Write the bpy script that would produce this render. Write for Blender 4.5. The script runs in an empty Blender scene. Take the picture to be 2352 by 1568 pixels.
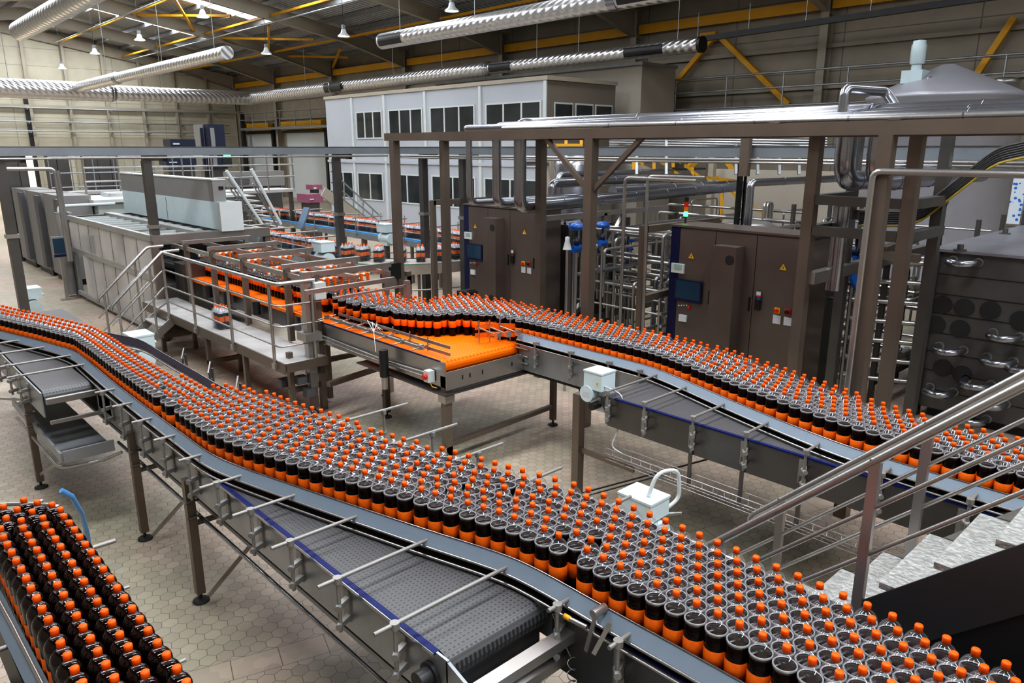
import bpy, math, random
from mathutils import Vector, Matrix, Quaternion
random.seed(7)
V=Vector
# ---------------------------------------------------------------- camera model (metres, z up, y to the back left, x to the back right)
FPX=1700.0; PITCH=math.atan(444/FPX); AZ=math.radians(43.2); HC=3.2
_fh=V((math.sin(AZ),math.cos(AZ),0)); _rt=V((math.cos(AZ),-math.sin(AZ),0)); _up=V((0,0,1))
_fw=_fh*math.cos(PITCH)-_up*math.sin(PITCH); _cu=_fh*math.sin(PITCH)+_up*math.cos(PITCH)
def ray(px,py): return _fw+_rt*((px-1176)/FPX)-_cu*((py-784)/FPX)
def on(axis,val,px,py):
    r=ray(px,py); o=HC if axis==2 else 0
    p=r*((val-o)/r[axis]); return V((p.x,p.y,p.z+HC))
def G(px,py,z=0.0): return on(2,z,px,py)      # point at height z
def X_(c,px,py): return on(0,c,px,py)         # point on the plane x=c
def Y_(c,px,py): return on(1,c,px,py)         # point on the plane y=c
def depth(p): return (V(p)-V((0,0,HC))).dot(_fw)
def proj(p):
    d=V(p)-V((0,0,HC)); k=d.dot(_fw); return 1176+FPX*d.dot(_rt)/k, 784-FPX*d.dot(_cu)/k
sc=bpy.context.scene; COL=sc.collection
# ---------------------------------------------------------------- materials
MT={}
def mat(name,col,rough=.5,metal=0.,var=.06,scale=6.,spec=.5,emit=None,es=0.,bump=0.,coat=0.,stretch=None):
    if name in MT: return MT[name]
    m=bpy.data.materials.new(name); m.use_nodes=True; n=m.node_tree.nodes; l=m.node_tree.links
    b=n['Principled BSDF']; b.inputs['Metallic'].default_value=metal; b.inputs['Specular IOR Level'].default_value=spec
    b.inputs['Roughness'].default_value=rough
    if coat: b.inputs['Coat Weight'].default_value=coat
    tc=n.new('ShaderNodeTexCoord'); no=n.new('ShaderNodeTexNoise'); no.inputs['Scale'].default_value=scale; no.inputs['Detail'].default_value=3
    if stretch:
        mp=n.new('ShaderNodeMapping'); mp.inputs['Scale'].default_value=stretch; l.new(tc.outputs['Object'],mp.inputs['Vector']); l.new(mp.outputs[0],no.inputs['Vector'])
    else: l.new(tc.outputs['Object'],no.inputs['Vector'])
    mx=n.new('ShaderNodeMix'); mx.data_type='RGBA'
    c=V(col[:3]); 
    mx.inputs[6].default_value=(*(c*(1-var*2)),1); mx.inputs[7].default_value=(*[min(1,k*(1+var*2)) for k in c],1)
    l.new(no.outputs['Fac'],mx.inputs[0]); l.new(mx.outputs[2],b.inputs['Base Color'])
    if emit: b.inputs['Emission Color'].default_value=(*emit,1); b.inputs['Emission Strength'].default_value=es
    if bump:
        bp=n.new('ShaderNodeBump'); bp.inputs['Strength'].default_value=bump; bp.inputs['Distance'].default_value=.02
        l.new(no.outputs['Fac'],bp.inputs['Height']); l.new(bp.outputs[0],b.inputs['Normal'])
    MT[name]=m; return m
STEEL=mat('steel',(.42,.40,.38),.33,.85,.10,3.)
STEELD=mat('steel_dark',(.13,.125,.12),.38,.75,.12,3.)  # darker steel colour for posts, frames and housings
ROD=mat('brushed_rod',(.30,.29,.275),.5,.6,.05,5)
BROWN=mat('steel_posts',(.175,.14,.115),.4,.5,.12,2.)
CHROME=mat('bright_pipe_cladding',(.36,.37,.41),.22,.93,.10,2.5)
TUBE=mat('polished_tube',(.42,.41,.40),.30,.88,.05,5)
GALV=mat('galvanised_sheet',(.36,.38,.40),.42,.7,.12,4)
DARK=mat('dark_metal',(.035,.035,.037),.45,.3)
BLACK=mat('black_plastic',(.012,.012,.013),.4)
RUBBER=mat('rubber',(.02,.02,.02),.7)
WHITE=mat('white_paint',(.62,.66,.66),.4,0,.03)
WHITE2=mat('white_motor_paint',(.62,.74,.78),.35,0,.04)
GREYP=mat('grey_cabinet_paint',(.25,.245,.24),.5,0,.04)
GREYD=mat('dark_grey_paint',(.10,.10,.11),.5)
GUIDE=mat('blue_grey_guide',(.20,.25,.31),.5,0,.05,2)
GUIDE2=mat('lavender_guide',(.17,.165,.24),.5,0,.05,2)
BLUE=mat('blue_strip',(.004,.010,.09),.5,0,.05,6,.2)
NAVY=mat('navy_panel',(.004,.007,.05),.4)
VBLUE=mat('valve_blue',(.01,.10,.42),.3)
SKYBELT=mat('sky_blue_belt',(.04,.30,.68),.45,0,.1,20)
YELLOW=mat('yellow_paint',(.78,.40,.015),.5,0,.08,2)
RAFTER=mat('rafter_paint',(.40,.36,.29),.6,0,.08,1)
CAPM=mat('orange_cap',(1.0,.115,.002),.5,0,.03,30,.25)
LABEL=mat('orange_label',(1.0,.15,.004),.5,0,.14,60,.25)
LIQ=mat('dark_cola',(.006,.0016,.0012),.10,0,.1,10,.16)
FOAM=mat('foam_ring',(.36,.36,.36),.35,0,.2,60)
ORANGE=None
RED=mat('red_plastic',(.6,.02,.01),.4)
FARB=mat('far_navy',(.012,.018,.045),.5)
PINK=mat('pink_film',(.30,.10,.17),.5)
SCREEN=mat('screen',(.02,.05,.09),.15)
LCD=mat('lcd',(.32,.45,.38),.3)
PAPER=mat('paper_label',(.62,.62,.66),.6)
def emis(name,col,s): return mat(name,col,.5,0,0,5,.2,col,s)
# wet looking clear shell
def clear(name,tint,gl=.25,diff=.1,rough=.06,dcol=(.6,.63,.66),nsc=25.):
    m=bpy.data.materials.new(name); m.use_nodes=True; n=m.node_tree.nodes; l=m.node_tree.links
    n.remove(n['Principled BSDF']); out=n['Material Output']
    t=n.new('ShaderNodeBsdfTransparent'); t.inputs[0].default_value=(*tint,1)
    g=n.new('ShaderNodeBsdfGlossy'); g.inputs['Roughness'].default_value=rough; g.inputs[0].default_value=(.9,.9,.95,1)
    d=n.new('ShaderNodeBsdfDiffuse'); d.inputs[0].default_value=(*dcol,1)
    lw=n.new('ShaderNodeLayerWeight'); lw.inputs[0].default_value=.45
    no=n.new('ShaderNodeTexNoise'); no.inputs['Scale'].default_value=nsc
    tc=n.new('ShaderNodeTexCoord'); l.new(tc.outputs['Object'],no.inputs['Vector'])
    mr=n.new('ShaderNodeMapRange'); mr.inputs[3].default_value=gl*.35; mr.inputs[4].default_value=min(1,gl*.5+.5)
    pw=n.new('ShaderNodeMath'); pw.operation='POWER'; pw.inputs[1].default_value=2.6; l.new(lw.outputs['Facing'],pw.inputs[0]); l.new(pw.outputs[0],mr.inputs[0])
    a=n.new('ShaderNodeMixShader'); l.new(mr.outputs[0],a.inputs[0]); l.new(t.outputs[0],a.inputs[1]); l.new(g.outputs[0],a.inputs[2])
    m2=n.new('ShaderNodeMath'); m2.operation='MULTIPLY'; m2.inputs[1].default_value=diff*2; l.new(no.outputs['Fac'],m2.inputs[0])
    b=n.new('ShaderNodeMixShader'); l.new(m2.outputs[0],b.inputs[0]); l.new(a.outputs[0],b.inputs[1]); l.new(d.outputs[0],b.inputs[2])
    l.new(b.outputs[0],out.inputs[0]); MT[name]=m; return m
SHELL=clear('clear_bottle_plastic',(.98,.98,.985),.2,.035,.05)
FILM=clear('shrink_film',(.96,.97,.98),.1,.06,.12)
PANE=clear('machine_door_glass',(.86,.86,.85),.12,.48,.05,(.85,.82,.80),.7)
WINDOW=clear('window_glass',(.25,.28,.28),.25,.1,.03,(.1,.12,.12))
def nodes_mat(name):
    m=bpy.data.materials.new(name); m.use_nodes=True; MT[name]=m
    n=m.node_tree.nodes; return m,n,m.node_tree.links,n['Principled BSDF']
def math_(n,l,op,a,b=None,c=None):
    k=n.new('ShaderNodeMath'); k.operation=op
    for i,x in enumerate((a,b,c)):
        if x is None: continue
        if isinstance(x,(int,float)): k.inputs[i].default_value=x
        else: l.new(x,k.inputs[i])
    return k.outputs[0]
# hexagonal floor tiles
def floor_mat():
    m,n,l,b=nodes_mat('hex_tile_floor')
    tc=n.new('ShaderNodeTexCoord'); mp=n.new('ShaderNodeMapping'); mp.vector_type='POINT'
    mp.inputs['Rotation'].default_value=(0,0,math.radians(17)); s=1/.103; mp.inputs['Scale'].default_value=(s,s,s)
    mp.inputs['Location'].default_value=(500,500*1.7320508,0)
    l.new(tc.outputs['Object'],mp.inputs[0]); sx=n.new('ShaderNodeSeparateXYZ'); l.new(mp.outputs[0],sx.inputs[0])
    x,y=sx.outputs[0],sx.outputs[1]; M=lambda op,a,b_=None: math_(n,l,op,a,b_)
    R3=1.7320508
    ax=M('SUBTRACT',M('FLOORED_MODULO',x,1.0),.5); ay=M('SUBTRACT',M('FLOORED_MODULO',y,R3),R3/2)
    bx=M('SUBTRACT',M('FLOORED_MODULO',M('SUBTRACT',x,.5),1.0),.5); by=M('SUBTRACT',M('FLOORED_MODULO',M('SUBTRACT',y,R3/2),R3),R3/2)
    da=M('ADD',M('MULTIPLY',ax,ax),M('MULTIPLY',ay,ay)); db=M('ADD',M('MULTIPLY',bx,bx),M('MULTIPLY',by,by))
    w=M('LESS_THAN',da,db); iw=M('SUBTRACT',1.0,w)
    gx=M('ADD',M('MULTIPLY',ax,w),M('MULTIPLY',bx,iw)); gy=M('ADD',M('MULTIPLY',ay,w),M('MULTIPLY',by,iw))
    agx=M('ABSOLUTE',gx); agy=M('ABSOLUTE',gy)
    e=M('MAXIMUM',agx,M('ADD',M('MULTIPLY',agx,.5),M('MULTIPLY',agy,.8660254)))
    cb=n.new('ShaderNodeCombineXYZ'); l.new(M('SUBTRACT',x,gx),cb.inputs[0]); l.new(M('SUBTRACT',y,gy),cb.inputs[1])
    wn=n.new('ShaderNodeTexWhiteNoise'); wn.noise_dimensions='2D'; 
    rd=n.new('ShaderNodeVectorMath'); rd.operation='SNAP'; rd.inputs[1].default_value=(.25,.25,.25); l.new(cb.outputs[0],rd.inputs[0]); l.new(rd.outputs[0],wn.inputs['Vector'])
    no=n.new('ShaderNodeTexNoise'); no.inputs['Scale'].default_value=.55; no.inputs['Detail'].default_value=4; l.new(tc.outputs['Object'],no.inputs['Vector'])
    r1=n.new('ShaderNodeValToRGB'); r1.color_ramp.elements[0].position=.38; r1.color_ramp.elements[1].position=.62
    r1.color_ramp.elements[0].color=(.34,.315,.235,1); r1.color_ramp.elements[1].color=(.47,.36,.29,1); l.new(no.outputs['Fac'],r1.inputs[0])
    hv=n.new('ShaderNodeHueSaturation'); l.new(r1.outputs[0],hv.inputs['Color']); l.new(M('ADD',M('MULTIPLY',wn.outputs['Value'],.22),.89),hv.inputs['Value'])
    gr=n.new('ShaderNodeMapRange'); gr.inputs[1].default_value=.474; gr.inputs[2].default_value=.488; l.new(e,gr.inputs[0])
    # drain strip of long slabs crossing the floor
    inb=M('MULTIPLY',M('GREATER_THAN',y,907.6),M('LESS_THAN',y,909.6)); ln=M('MAXIMUM',M('LESS_THAN',M('FLOORED_MODULO',M('DIVIDE',x,2.9),1.0),.02),M('MAXIMUM',M('LESS_THAN',M('ABSOLUTE',M('SUBTRACT',y,907.6)),.04),M('LESS_THAN',M('ABSOLUTE',M('SUBTRACT',y,909.6)),.04)))
    gl_=M('ADD',M('MULTIPLY',inb,ln),M('MULTIPLY',M('SUBTRACT',1.0,inb),gr.outputs[0]))
    mx=n.new('ShaderNodeMix'); mx.data_type='RGBA'; mx.inputs[7].default_value=(.13,.115,.09,1); l.new(gl_,mx.inputs[0]); l.new(hv.outputs[0],mx.inputs[6])
    l.new(mx.outputs[2],b.inputs['Base Color']); b.inputs['Roughness'].default_value=.42; b.inputs['Specular IOR Level'].default_value=.4
    rr=n.new('ShaderNodeMapRange'); rr.inputs[3].default_value=.34; rr.inputs[4].default_value=.6; l.new(no.outputs['Fac'],rr.inputs[0]); l.new(rr.outputs[0],b.inputs['Roughness'])
    return m
FLOOR=floor_mat()
def stripe_mat(name,c1,c2,axis,period,width,rough=.6,metal=0.,axis2=None,period2=1,width2=.05,bump=.0):
    m,n,l,b=nodes_mat(name); tc=n.new('ShaderNodeTexCoord'); sx=n.new('ShaderNodeSeparateXYZ'); l.new(tc.outputs['Object'],sx.inputs[0])
    M=lambda op,a,b_=None: math_(n,l,op,a,b_)
    w=M('LESS_THAN',M('FLOORED_MODULO',M('DIVIDE',sx.outputs[axis],period),1.0),width)
    if axis2 is not None:
        w2=M('LESS_THAN',M('FLOORED_MODULO',M('DIVIDE',sx.outputs[axis2],period2),1.0),width2); w=M('MAXIMUM',w,w2)
    no=n.new('ShaderNodeTexNoise'); no.inputs['Scale'].default_value=1.3; no.inputs['Detail'].default_value=3; l.new(tc.outputs['Object'],no.inputs['Vector'])
    mx=n.new('ShaderNodeMix'); mx.data_type='RGBA'; mx.inputs[6].default_value=(*c1,1); mx.inputs[7].default_value=(*c2,1); l.new(w,mx.inputs[0])
    hv=n.new('ShaderNodeHueSaturation'); l.new(mx.outputs[2],hv.inputs['Color']); l.new(M('ADD',M('MULTIPLY',no.outputs['Fac'],.4),.8),hv.inputs['Value'])
    l.new(hv.outputs[0],b.inputs['Base Color']); b.inputs['Roughness'].default_value=rough; b.inputs['Metallic'].default_value=metal
    if bump:
        bp=n.new('ShaderNodeBump'); bp.inputs['Strength'].default_value=bump; bp.inputs['Distance'].default_value=.05; l.new(w,bp.inputs['Height']); l.new(bp.outputs[0],b.inputs['Normal'])
    return m
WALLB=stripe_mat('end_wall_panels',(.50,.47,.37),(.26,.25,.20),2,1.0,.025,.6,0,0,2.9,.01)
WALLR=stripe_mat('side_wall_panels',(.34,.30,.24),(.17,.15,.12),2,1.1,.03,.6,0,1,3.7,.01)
DECKING=stripe_mat('roof_decking',(.50,.51,.53),(.24,.25,.27),1,.30,.42,.6,0.)
def belt_mat(name,c1,c2,sc_=.0254):
    m,n,l,b=nodes_mat(name); tc=n.new('ShaderNodeTexCoord'); sx=n.new('ShaderNodeSeparateXYZ'); l.new(tc.outputs['Object'],sx.inputs[0])
    M=lambda op,a,b_=None: math_(n,l,op,a,b_)
    fx=M('ABSOLUTE',M('SUBTRACT',M('FLOORED_MODULO',M('DIVIDE',sx.outputs[0],sc_),1.0),.5)); fy=M('ABSOLUTE',M('SUBTRACT',M('FLOORED_MODULO',M('DIVIDE',sx.outputs[1],sc_),1.0),.5))
    hole=M('MULTIPLY',M('LESS_THAN',fx,.28),M('LESS_THAN',fy,.17)); line=M('GREATER_THAN',fy,.455)
    w=M('MAXIMUM',hole,M('MULTIPLY',line,.5))
    mx=n.new('ShaderNodeMix'); mx.data_type='RGBA'; mx.inputs[6].default_value=(*c1,1); mx.inputs[7].default_value=(*c2,1); l.new(w,mx.inputs[0]); l.new(mx.outputs[2],b.inputs['Base Color'])
    b.inputs['Roughness'].default_value=.42; return m
BELT=belt_mat('grey_modular_belt',(.085,.085,.088),(.03,.03,.032))
ORANGE=belt_mat('orange_modular_belt',(1.0,.20,.002),(.95,.10,.001),.05); ORANGE.node_tree.nodes['Principled BSDF'].inputs['Specular IOR Level'].default_value=.25
TREAD=mat('tread_plate',(.45,.45,.43),.45,.5,.3,40,bump=.5)
GRATE=mat('platform_plate',(.50,.49,.48),.5,.3,.15,3,bump=.1)
# ---------------------------------------------------------------- mesh builder
class MB:
    def __init__(s): s.v=[];s.f=[];s.m=[];s.s=[]
    def add(s,vs,fs,m=0,sm=False):
        o=len(s.v); s.v+= [tuple(v) for v in vs]
        for f in fs: s.f.append([i+o for i in f]); s.m.append(m); s.s.append(sm)
        return s
    def box(s,x0,x1,y0,y1,z0,z1,m=0):
        return s.add([(x,y,z) for z in (z0,z1) for y in (y0,y1) for x in (x0,x1)],[(0,2,3,1),(4,5,7,6),(0,1,5,4),(2,6,7,3),(0,4,6,2),(1,3,7,5)],m)
    def bar(s,p,q,w=.05,h=None,m=0,up=(0,0,1)):
        h=h or w; p=V(p);q=V(q); d=(q-p).normalized(); u=V(up)
        if abs(d.dot(u))>.98: u=V((0,1,0))
        a=d.cross(u).normalized(); b=a.cross(d)
        vs=[c+a*(i*w/2)+b*(j*h/2) for c in (p,q) for j in (-1,1) for i in (-1,1)]
        return s.add(vs,[(0,1,3,2),(4,6,7,5),(0,4,5,1),(2,3,7,6),(0,2,6,4),(1,5,7,3)],m)
    def cyl(s,p,q,r,n=12,m=0,r2=None,caps=True,mc=None):
        p=V(p);q=V(q);r2=r if r2 is None else r2; d=(q-p).normalized(); u=V((0,0,1)) if abs(d.z)<.9 else V((1,0,0))
        a=d.cross(u).normalized(); b=a.cross(d)
        R=[(a*math.cos(t)+b*math.sin(t)) for t in [2*math.pi*i/n for i in range(n)]]
        A=[p+k*r for k in R]; B=[q+k*r2 for k in R]
        s.add(A+B,[(i,i+n,(i+1)%n+n,(i+1)%n) for i in range(n)],m,True)
        if caps:
            mc=m if mc is None else mc
            s.add(A,[list(range(n))],mc); s.add(B,[list(range(n))[::-1]],mc)
        return s
    def tube(s,pts,r,n=8,m=0,bend=0.,closed=False):
        P_=[V(p) for p in pts]
        if bend:
            Q=[P_[0]]
            for i in range(1,len(P_)-1):
                a,b,c=P_[i-1],P_[i],P_[i+1]; d1=(a-b);d2=(c-b); k=min(bend,d1.length*.45,d2.length*.45)
                s1=b+d1.normalized()*k; s2=b+d2.normalized()*k
                for t in (0,.25,.5,.75,1): Q.append(s1*(1-t)**2+b*2*t*(1-t)+s2*t*t)
            Q.append(P_[-1]); P_=Q
        N=len(P_); prev=None; rings=[]
        for i in range(N):
            if closed: t=(P_[(i+1)%N]-P_[i-1])
            else: t=(P_[min(i+1,N-1)]-P_[max(i-1,0)])
            if t.length<1e-9: t=V((0,0,1))
            t.normalize()
            if prev is None:
                u=V((0,0,1)) if abs(t.z)<.9 else V((1,0,0)); a=t.cross(u).normalized()
            else:
                a=(prev-t*prev.dot(t)).normalized()
            prev=a; b=t.cross(a)
            rr=r[i] if isinstance(r,(list,tuple)) else r
            rings.append([P_[i]+(a*math.cos(2*math.pi*k/n)+b*math.sin(2*math.pi*k/n))*rr for k in range(n)])
        vs=[v for rg in rings for v in rg]; fs=[]
        for i in range(N if closed else N-1):
            j=(i+1)%N
            for k in range(n): fs.append((i*n+k,i*n+(k+1)%n,j*n+(k+1)%n,j*n+k))
        s.add(vs,fs,m,True)
        if not closed: s.add(rings[0],[list(range(n))[::-1]],m); s.add(rings[-1],[list(range(n))],m)
        return s
    def lathe(s,prof,c=(0,0,0),n=14,m=0,axis=None):
        c=V(c); vs=[];fs=[]
        for r,z in prof:
            for k in range(n):
                t=2*math.pi*k/n; vs.append(c+V((r*math.cos(t),r*math.sin(t),z)))
        for i in range(len(prof)-1):
            for k in range(n): fs.append((i*n+k,i*n+(k+1)%n,(i+1)*n+(k+1)%n,(i+1)*n+k))
        return s.add(vs,fs,m,True)
    def wall(s,pts,z0,z1,t=.01,m=0,side=1):  # vertical plate following a plan path (z may be per-point via dz)
        P_=[V((p[0],p[1],0)) for p in pts]; N=len(P_); L=[]
        for i in range(N):
            d=(P_[min(i+1,N-1)]-P_[max(i-1,0)]).normalized(); L.append(V((-d.y,d.x,0))*t*side)
        vs=[]
        for p,o in zip(P_,L):
            for q in (p,p+o):
                vs.append(q+V((0,0,z0))); vs.append(q+V((0,0,z1)))
        fs=[]
        for i in range(N-1):
            a=i*4;b=a+4; fs+=[(a,a+1,b+1,b),(a+2,b+2,b+3,a+3),(a+1,a+3,b+3,b+1),(a,b,b+2,a+2)]
        fs+=[(0,2,3,1),((N-1)*4,(N-1)*4+1,(N-1)*4+3,(N-1)*4+2)]
        return s.add(vs,fs,m)
    def prism(s,poly,z0,z1,m=0):
        n=len(poly); vs=[(x,y,z0) for x,y in poly]+[(x,y,z1) for x,y in poly]
        return s.add(vs,[list(range(n))[::-1],[i+n for i in range(n)]]+[(i,(i+1)%n,(i+1)%n+n,i+n) for i in range(n)],m)
    def sphere(s,c,r,n=10,m=0,sz=1.):
        return s.lathe([(r*math.sin(math.pi*i/6)+1e-4,-r*sz*math.cos(math.pi*i/6)) for i in range(7)],c,n,m)
    def build(s,name,mats,parent=None,label=None,cat=None,group=None,kind=None,local=False):
        me=bpy.data.meshes.new(name)
        if not isinstance(mats,(list,tuple)): mats=[mats]
        o=V((0,0,0))
        if parent is None and not local:
            xs=[v[0] for v in s.v];ys=[v[1] for v in s.v];zs=[v[2] for v in s.v]
            o=V(((min(xs)+max(xs))/2,(min(ys)+max(ys))/2,min(zs)))
        elif parent is not None and not local: o=V(parent.get('_o',(0,0,0)))
        me.from_pydata([(v[0]-o.x,v[1]-o.y,v[2]-o.z) for v in s.v],[],s.f)
        for mm in mats: me.materials.append(mm)
        me.polygons.foreach_set('material_index',s.m); me.polygons.foreach_set('use_smooth',s.s); me.update()
        ob=bpy.data.objects.new(name,me); COL.objects.link(ob)
        if parent is not None: ob.parent=parent
        else: ob.location=o; ob['_o']=tuple(o)
        if parent is not None: ob['_o']=tuple(o)
        if label: ob['label']=label
        if cat: ob['category']=cat
        if group: ob['group']=group
        if kind: ob['kind']=kind
        return ob
def thing(name,label,cat,loc,group=None):
    o=bpy.data.objects.new(name,None); COL.objects.link(o); o.location=loc; o['_o']=tuple(V(loc)); o['label']=label; o['category']=cat
    o.empty_display_size=.1
    if group: o['group']=group
    return o
def dup(root,loc,rotz=0.,label=None,group=None):
    r=root.copy(); COL.objects.link(r); r.location=loc; r.rotation_euler=(0,0,rotz)
    if label: r['label']=label
    if group: r['group']=group
    for ch in root.children:
        c=ch.copy(); COL.objects.link(c); c.parent=r
        for g in ch.children: d=g.copy(); COL.objects.link(d); d.parent=c
    return r
def struct(name,b,mats): return b.build(name,mats,kind='structure',local=False)
_tn=[0]
def trim(b,mats): _tn[0]+=1; return struct('trim_%d'%_tn[0],b,mats)
# ================================================================ THE BUILDING
XR,XL,YB,YF,RX=24.0,-4.0,54.4,-11.0,10.0
BAYS=[-11.0,-3.6,3.8,11.2,18.5,25.9,33.3,40.7,48.0,54.3]
def zb(x):  # underside of the rafters
    d=abs(x-RX)
    return 9.75-.16*d if d<=10.3 else 8.1-(d-10.3)*.27
def zt(x): return 10.32-.16*abs(x-RX)
b=MB().box(XL,XR,YF,YB+4,-.1,0); b.build('floor',FLOOR,kind='structure',local=True)
# end wall with a doorway to the daylight outside at its left
b=MB(); 
b.box(10.9,XR,YB,YB+.2,0,10.5); b.box(XL,6.6,YB,YB+.2,0,10.5); b.box(6.6,10.9,YB,YB+.2,3.3,10.5)
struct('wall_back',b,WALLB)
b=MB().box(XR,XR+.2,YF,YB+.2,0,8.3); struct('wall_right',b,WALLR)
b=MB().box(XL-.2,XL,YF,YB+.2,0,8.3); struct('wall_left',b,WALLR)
b=MB().box(XL-.2,XR+.2,YF-.2,YF,0,10.4); struct('wall_front',b,WALLR)
# roof with translucent rooflights in every bay
SL=[(y0+y1)/2 for y0,y1 in zip(BAYS,BAYS[1:])]
b=MB(); H2=.22
for sx,(xa,xb_) in enumerate(((RX,XR+.2),(XL-.2,RX))):
    for y0,y1 in zip([YF-.2]+[s+.6 for s in SL],[s-.6 for s in SL]+[YB+.2]):
        b.add([(xa,y0,zt(xa)+H2),(xb_,y0,zt(xb_)+H2),(xb_,y1,zt(xb_)+H2),(xa,y1,zt(xa)+H2)],[(0,1,2,3)])
    for s_ in SL:
        for p,q in ([(17.5,XR+.2)] if sx==0 else [(XL-.2,-1.5)]):
            b.add([(p,s_-.6,zt(p)+H2),(q,s_-.6,zt(q)+H2),(q,s_+.6,zt(q)+H2),(p,s_+.6,zt(p)+H2)],[(0,1,2,3)])
struct('ceiling',b,DECKING)
SKY=emis('rooflight_sheet',(.86,.93,1.0),2.6)
wn=0
for s_ in SL:
    for p,q in ((RX,17.5),(-1.5,RX)):  # left strips run on out of view, added to light the guide rails
        wn+=1; b=MB().add([(p,s_-.6,zt(p)+H2),(q,s_-.6,zt(q)+H2),(q,s_+.6,zt(q)+H2),(p,s_+.6,zt(p)+H2)],[(0,1,2,3)])
        struct('window_%d'%wn,b,SKY)
        li=bpy.data.lights.new('rooflight','AREA'); li.shape='RECTANGLE'; li.size=abs(q-p)-.2; li.size_y=1.1
        li.energy=(500 if p<0 else 260)*((.75 if p<0 else 1.3) if s_>20 else (1.0 if s_>14 else (1.5 if p<0 else .28))); li.color=(.93,.96,1)
        lo=bpy.data.objects.new('rooflight',li); COL.objects.link(lo)
        xm=(p+q)/2; lo.location=(xm,s_,zt(xm)+H2-.03); lo.rotation_euler=(0,math.atan((zt(p)-zt(q))/(q-p)),0)
for k in range(20):
    x=XL+.8+k*1.4; z=zt(x); trim(MB().box(x-.035,x+.035,YF,YB,z,z+.2),GALV)
for y in BAYS:
    b=MB()
    xs=[XL,XL+3.7,RX,XR-3.7,XR]
    for x0,x1 in zip(xs,xs[1:]):
        vs=[]
        for x in (x0,x1):
            for dy in (-.012,.012): vs+= [(x,y+dy,zb(x)),(x,y+dy,zt(x))]
        b.add(vs,[(0,4,5,1),(2,3,7,6)])
        for zz,e in ((zb,.02),(zt,-.02)):
            b.add([(x,y+dy,zz(x)+k*e) for x in (x0,x1) for dy in (-.11,.11) for k in (0,1)],[(0,4,6,2),(1,3,7,5),(0,1,5,4),(2,6,7,3)])
    trim(b,RAFTER)
    for x,s_ in ((XR-.2,1),(XL+.2,-1)):
        if s_<0 and y<30: continue
        b=MB().box(x-.2,x-.18,y-.13,y+.13,0,zt(x)).box(x+.17,x+.19,y-.13,y+.13,0,zt(x)).box(x-.18,x+.17,y-.01,y+.01,0,zt(x)); trim(b,RAFTER)
for x in (13.0,16.5,20.2,24-.25-0.0,6.5,2.5):
    for i,(y0,y1) in enumerate(zip(BAYS[2:],BAYS[3:])):
        if x>23: trim(MB().box(23.72,23.8,y0+.14,y1-.14,7.3,7.62),YELLOW)
        else: trim(MB().bar((x,y0+.05,zb(x)+.2),(x,y1-.05,zb(x)+.2),.09),YELLOW)
def roofpt(px,py):
    r=ray(px,py); # z=9.95-.16*(x-10)
    t=(9.95+1.6-HC)/(r.z+.16*r.x); return V((r.x*t,r.y*t,r.z*t+HC))
for a_,b_ in (((275,35),(530,36)),((400,-5),(452,82)),((480,87),(722,91)),((617,58),(617,120)),((630,128),(800,132)),((782,110),(763,158))):
    trim(MB().bar(roofpt(*a_),roofpt(*b_),.10),YELLOW)
# wall bracing and sheeting rails on the right-hand wall
for a_,b_ in (((1640,85),(1503,250)),((1655,85),(1812,240)),((2330,40),(2080,420))):
    trim(MB().bar(X_(23.7,*a_),X_(23.7,*b_),.16),YELLOW)
trim(MB().box(23.6,23.8,15.0,15.6,6.75,7.05),YELLOW)
for z in (5.0,6.2): trim(MB().box(23.86,23.98,YF,YB,z,z+.12),RAFTER)
for k in range(7):
    x=10.9+k*2.15; b=MB().box(x-.08,x+.08,YB-.2,YB,0,zb(x)+.3); trim(b,RAFTER)
trim(MB().box(XL,XR,YB-.24,YB-.1,5.6,5.75),RAFTER)
# roller doors with yellow hoods in the right-hand wall, far end
for i,(y0,y1) in enumerate(((42.2,47.2),(49.3,53.2))):
    b=MB().box(23.9,23.98,y0,y1,0,4.2); struct('door_%d'%(i+1),b,WHITE)
    trim(MB().box(23.55,23.9,y0-.2,y1+.2,4.35,4.85),YELLOW); trim(MB().box(23.7,23.92,y0-.2,y1+.2,4.15,4.3),DARK)
    trim(MB().box(23.75,23.95,y0-.35,y0-.12,0,4.6),DARK)
trim(MB().box(10.6,10.9,YB-.1,YB,0,6.2),DARK)
trim(MB().box(23.2,23.45,52.4,52.7,0,5.6),DARK)
# outside seen through the doorway
b=MB().box(2,16,YB+3.9,YB+4,0,6); struct('wall_outside',b,emis('daylit_yard',(1,.86,.6),1.6))
b=MB().box(7.6,7.75,YB-1.2,YB-1.0,0,3.2); b.build('door_guard_post',YELLOW,None,'yellow guard post standing before the bright doorway at far left','post')
# galvanised pipe runs along the walls
def railing(name,label,cat,pts,zs,r,posts,mats,zpost,group=None,rp=None):
    T=thing(name,label,cat,(pts[0][0],pts[0][1],zpost),group)
    for z in zs: MB().tube([(p[0],p[1],z+(p[2] if len(p)>2 else 0)) for p in pts],r,6).build('rail',mats,T)
    for p in posts:
        MB().cyl((p[0],p[1],zpost+(p[2] if len(p)>2 else 0)),(p[0],p[1],max(zs)+(p[2] if len(p)>2 else 0)),rp or r,6).build('post',mats,T)
    return T
for z,nm in ((5.55,'upper'),(4.75,'middle'),(4.2,'lower')):
    T=thing('wall_pipe',f'{nm} thin grey pipe run along the pale end wall','pipe',(5,YB-.6,z),None)
    MB().tube([(5,YB-.6,z),(22.9,YB-.6,z)],.045,6).build('pipe',GALV,T)
    for k in range(8): MB().box(6+k*2.3,6.06+k*2.3,YB-.65,YB-.02,z-.1,z-.04).build('bracket',GALV,T)
T=thing('maintenance_walkway','long maintenance walkway with rails high on the right-hand wall','walkway',(22.9,5,4.45))
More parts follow.
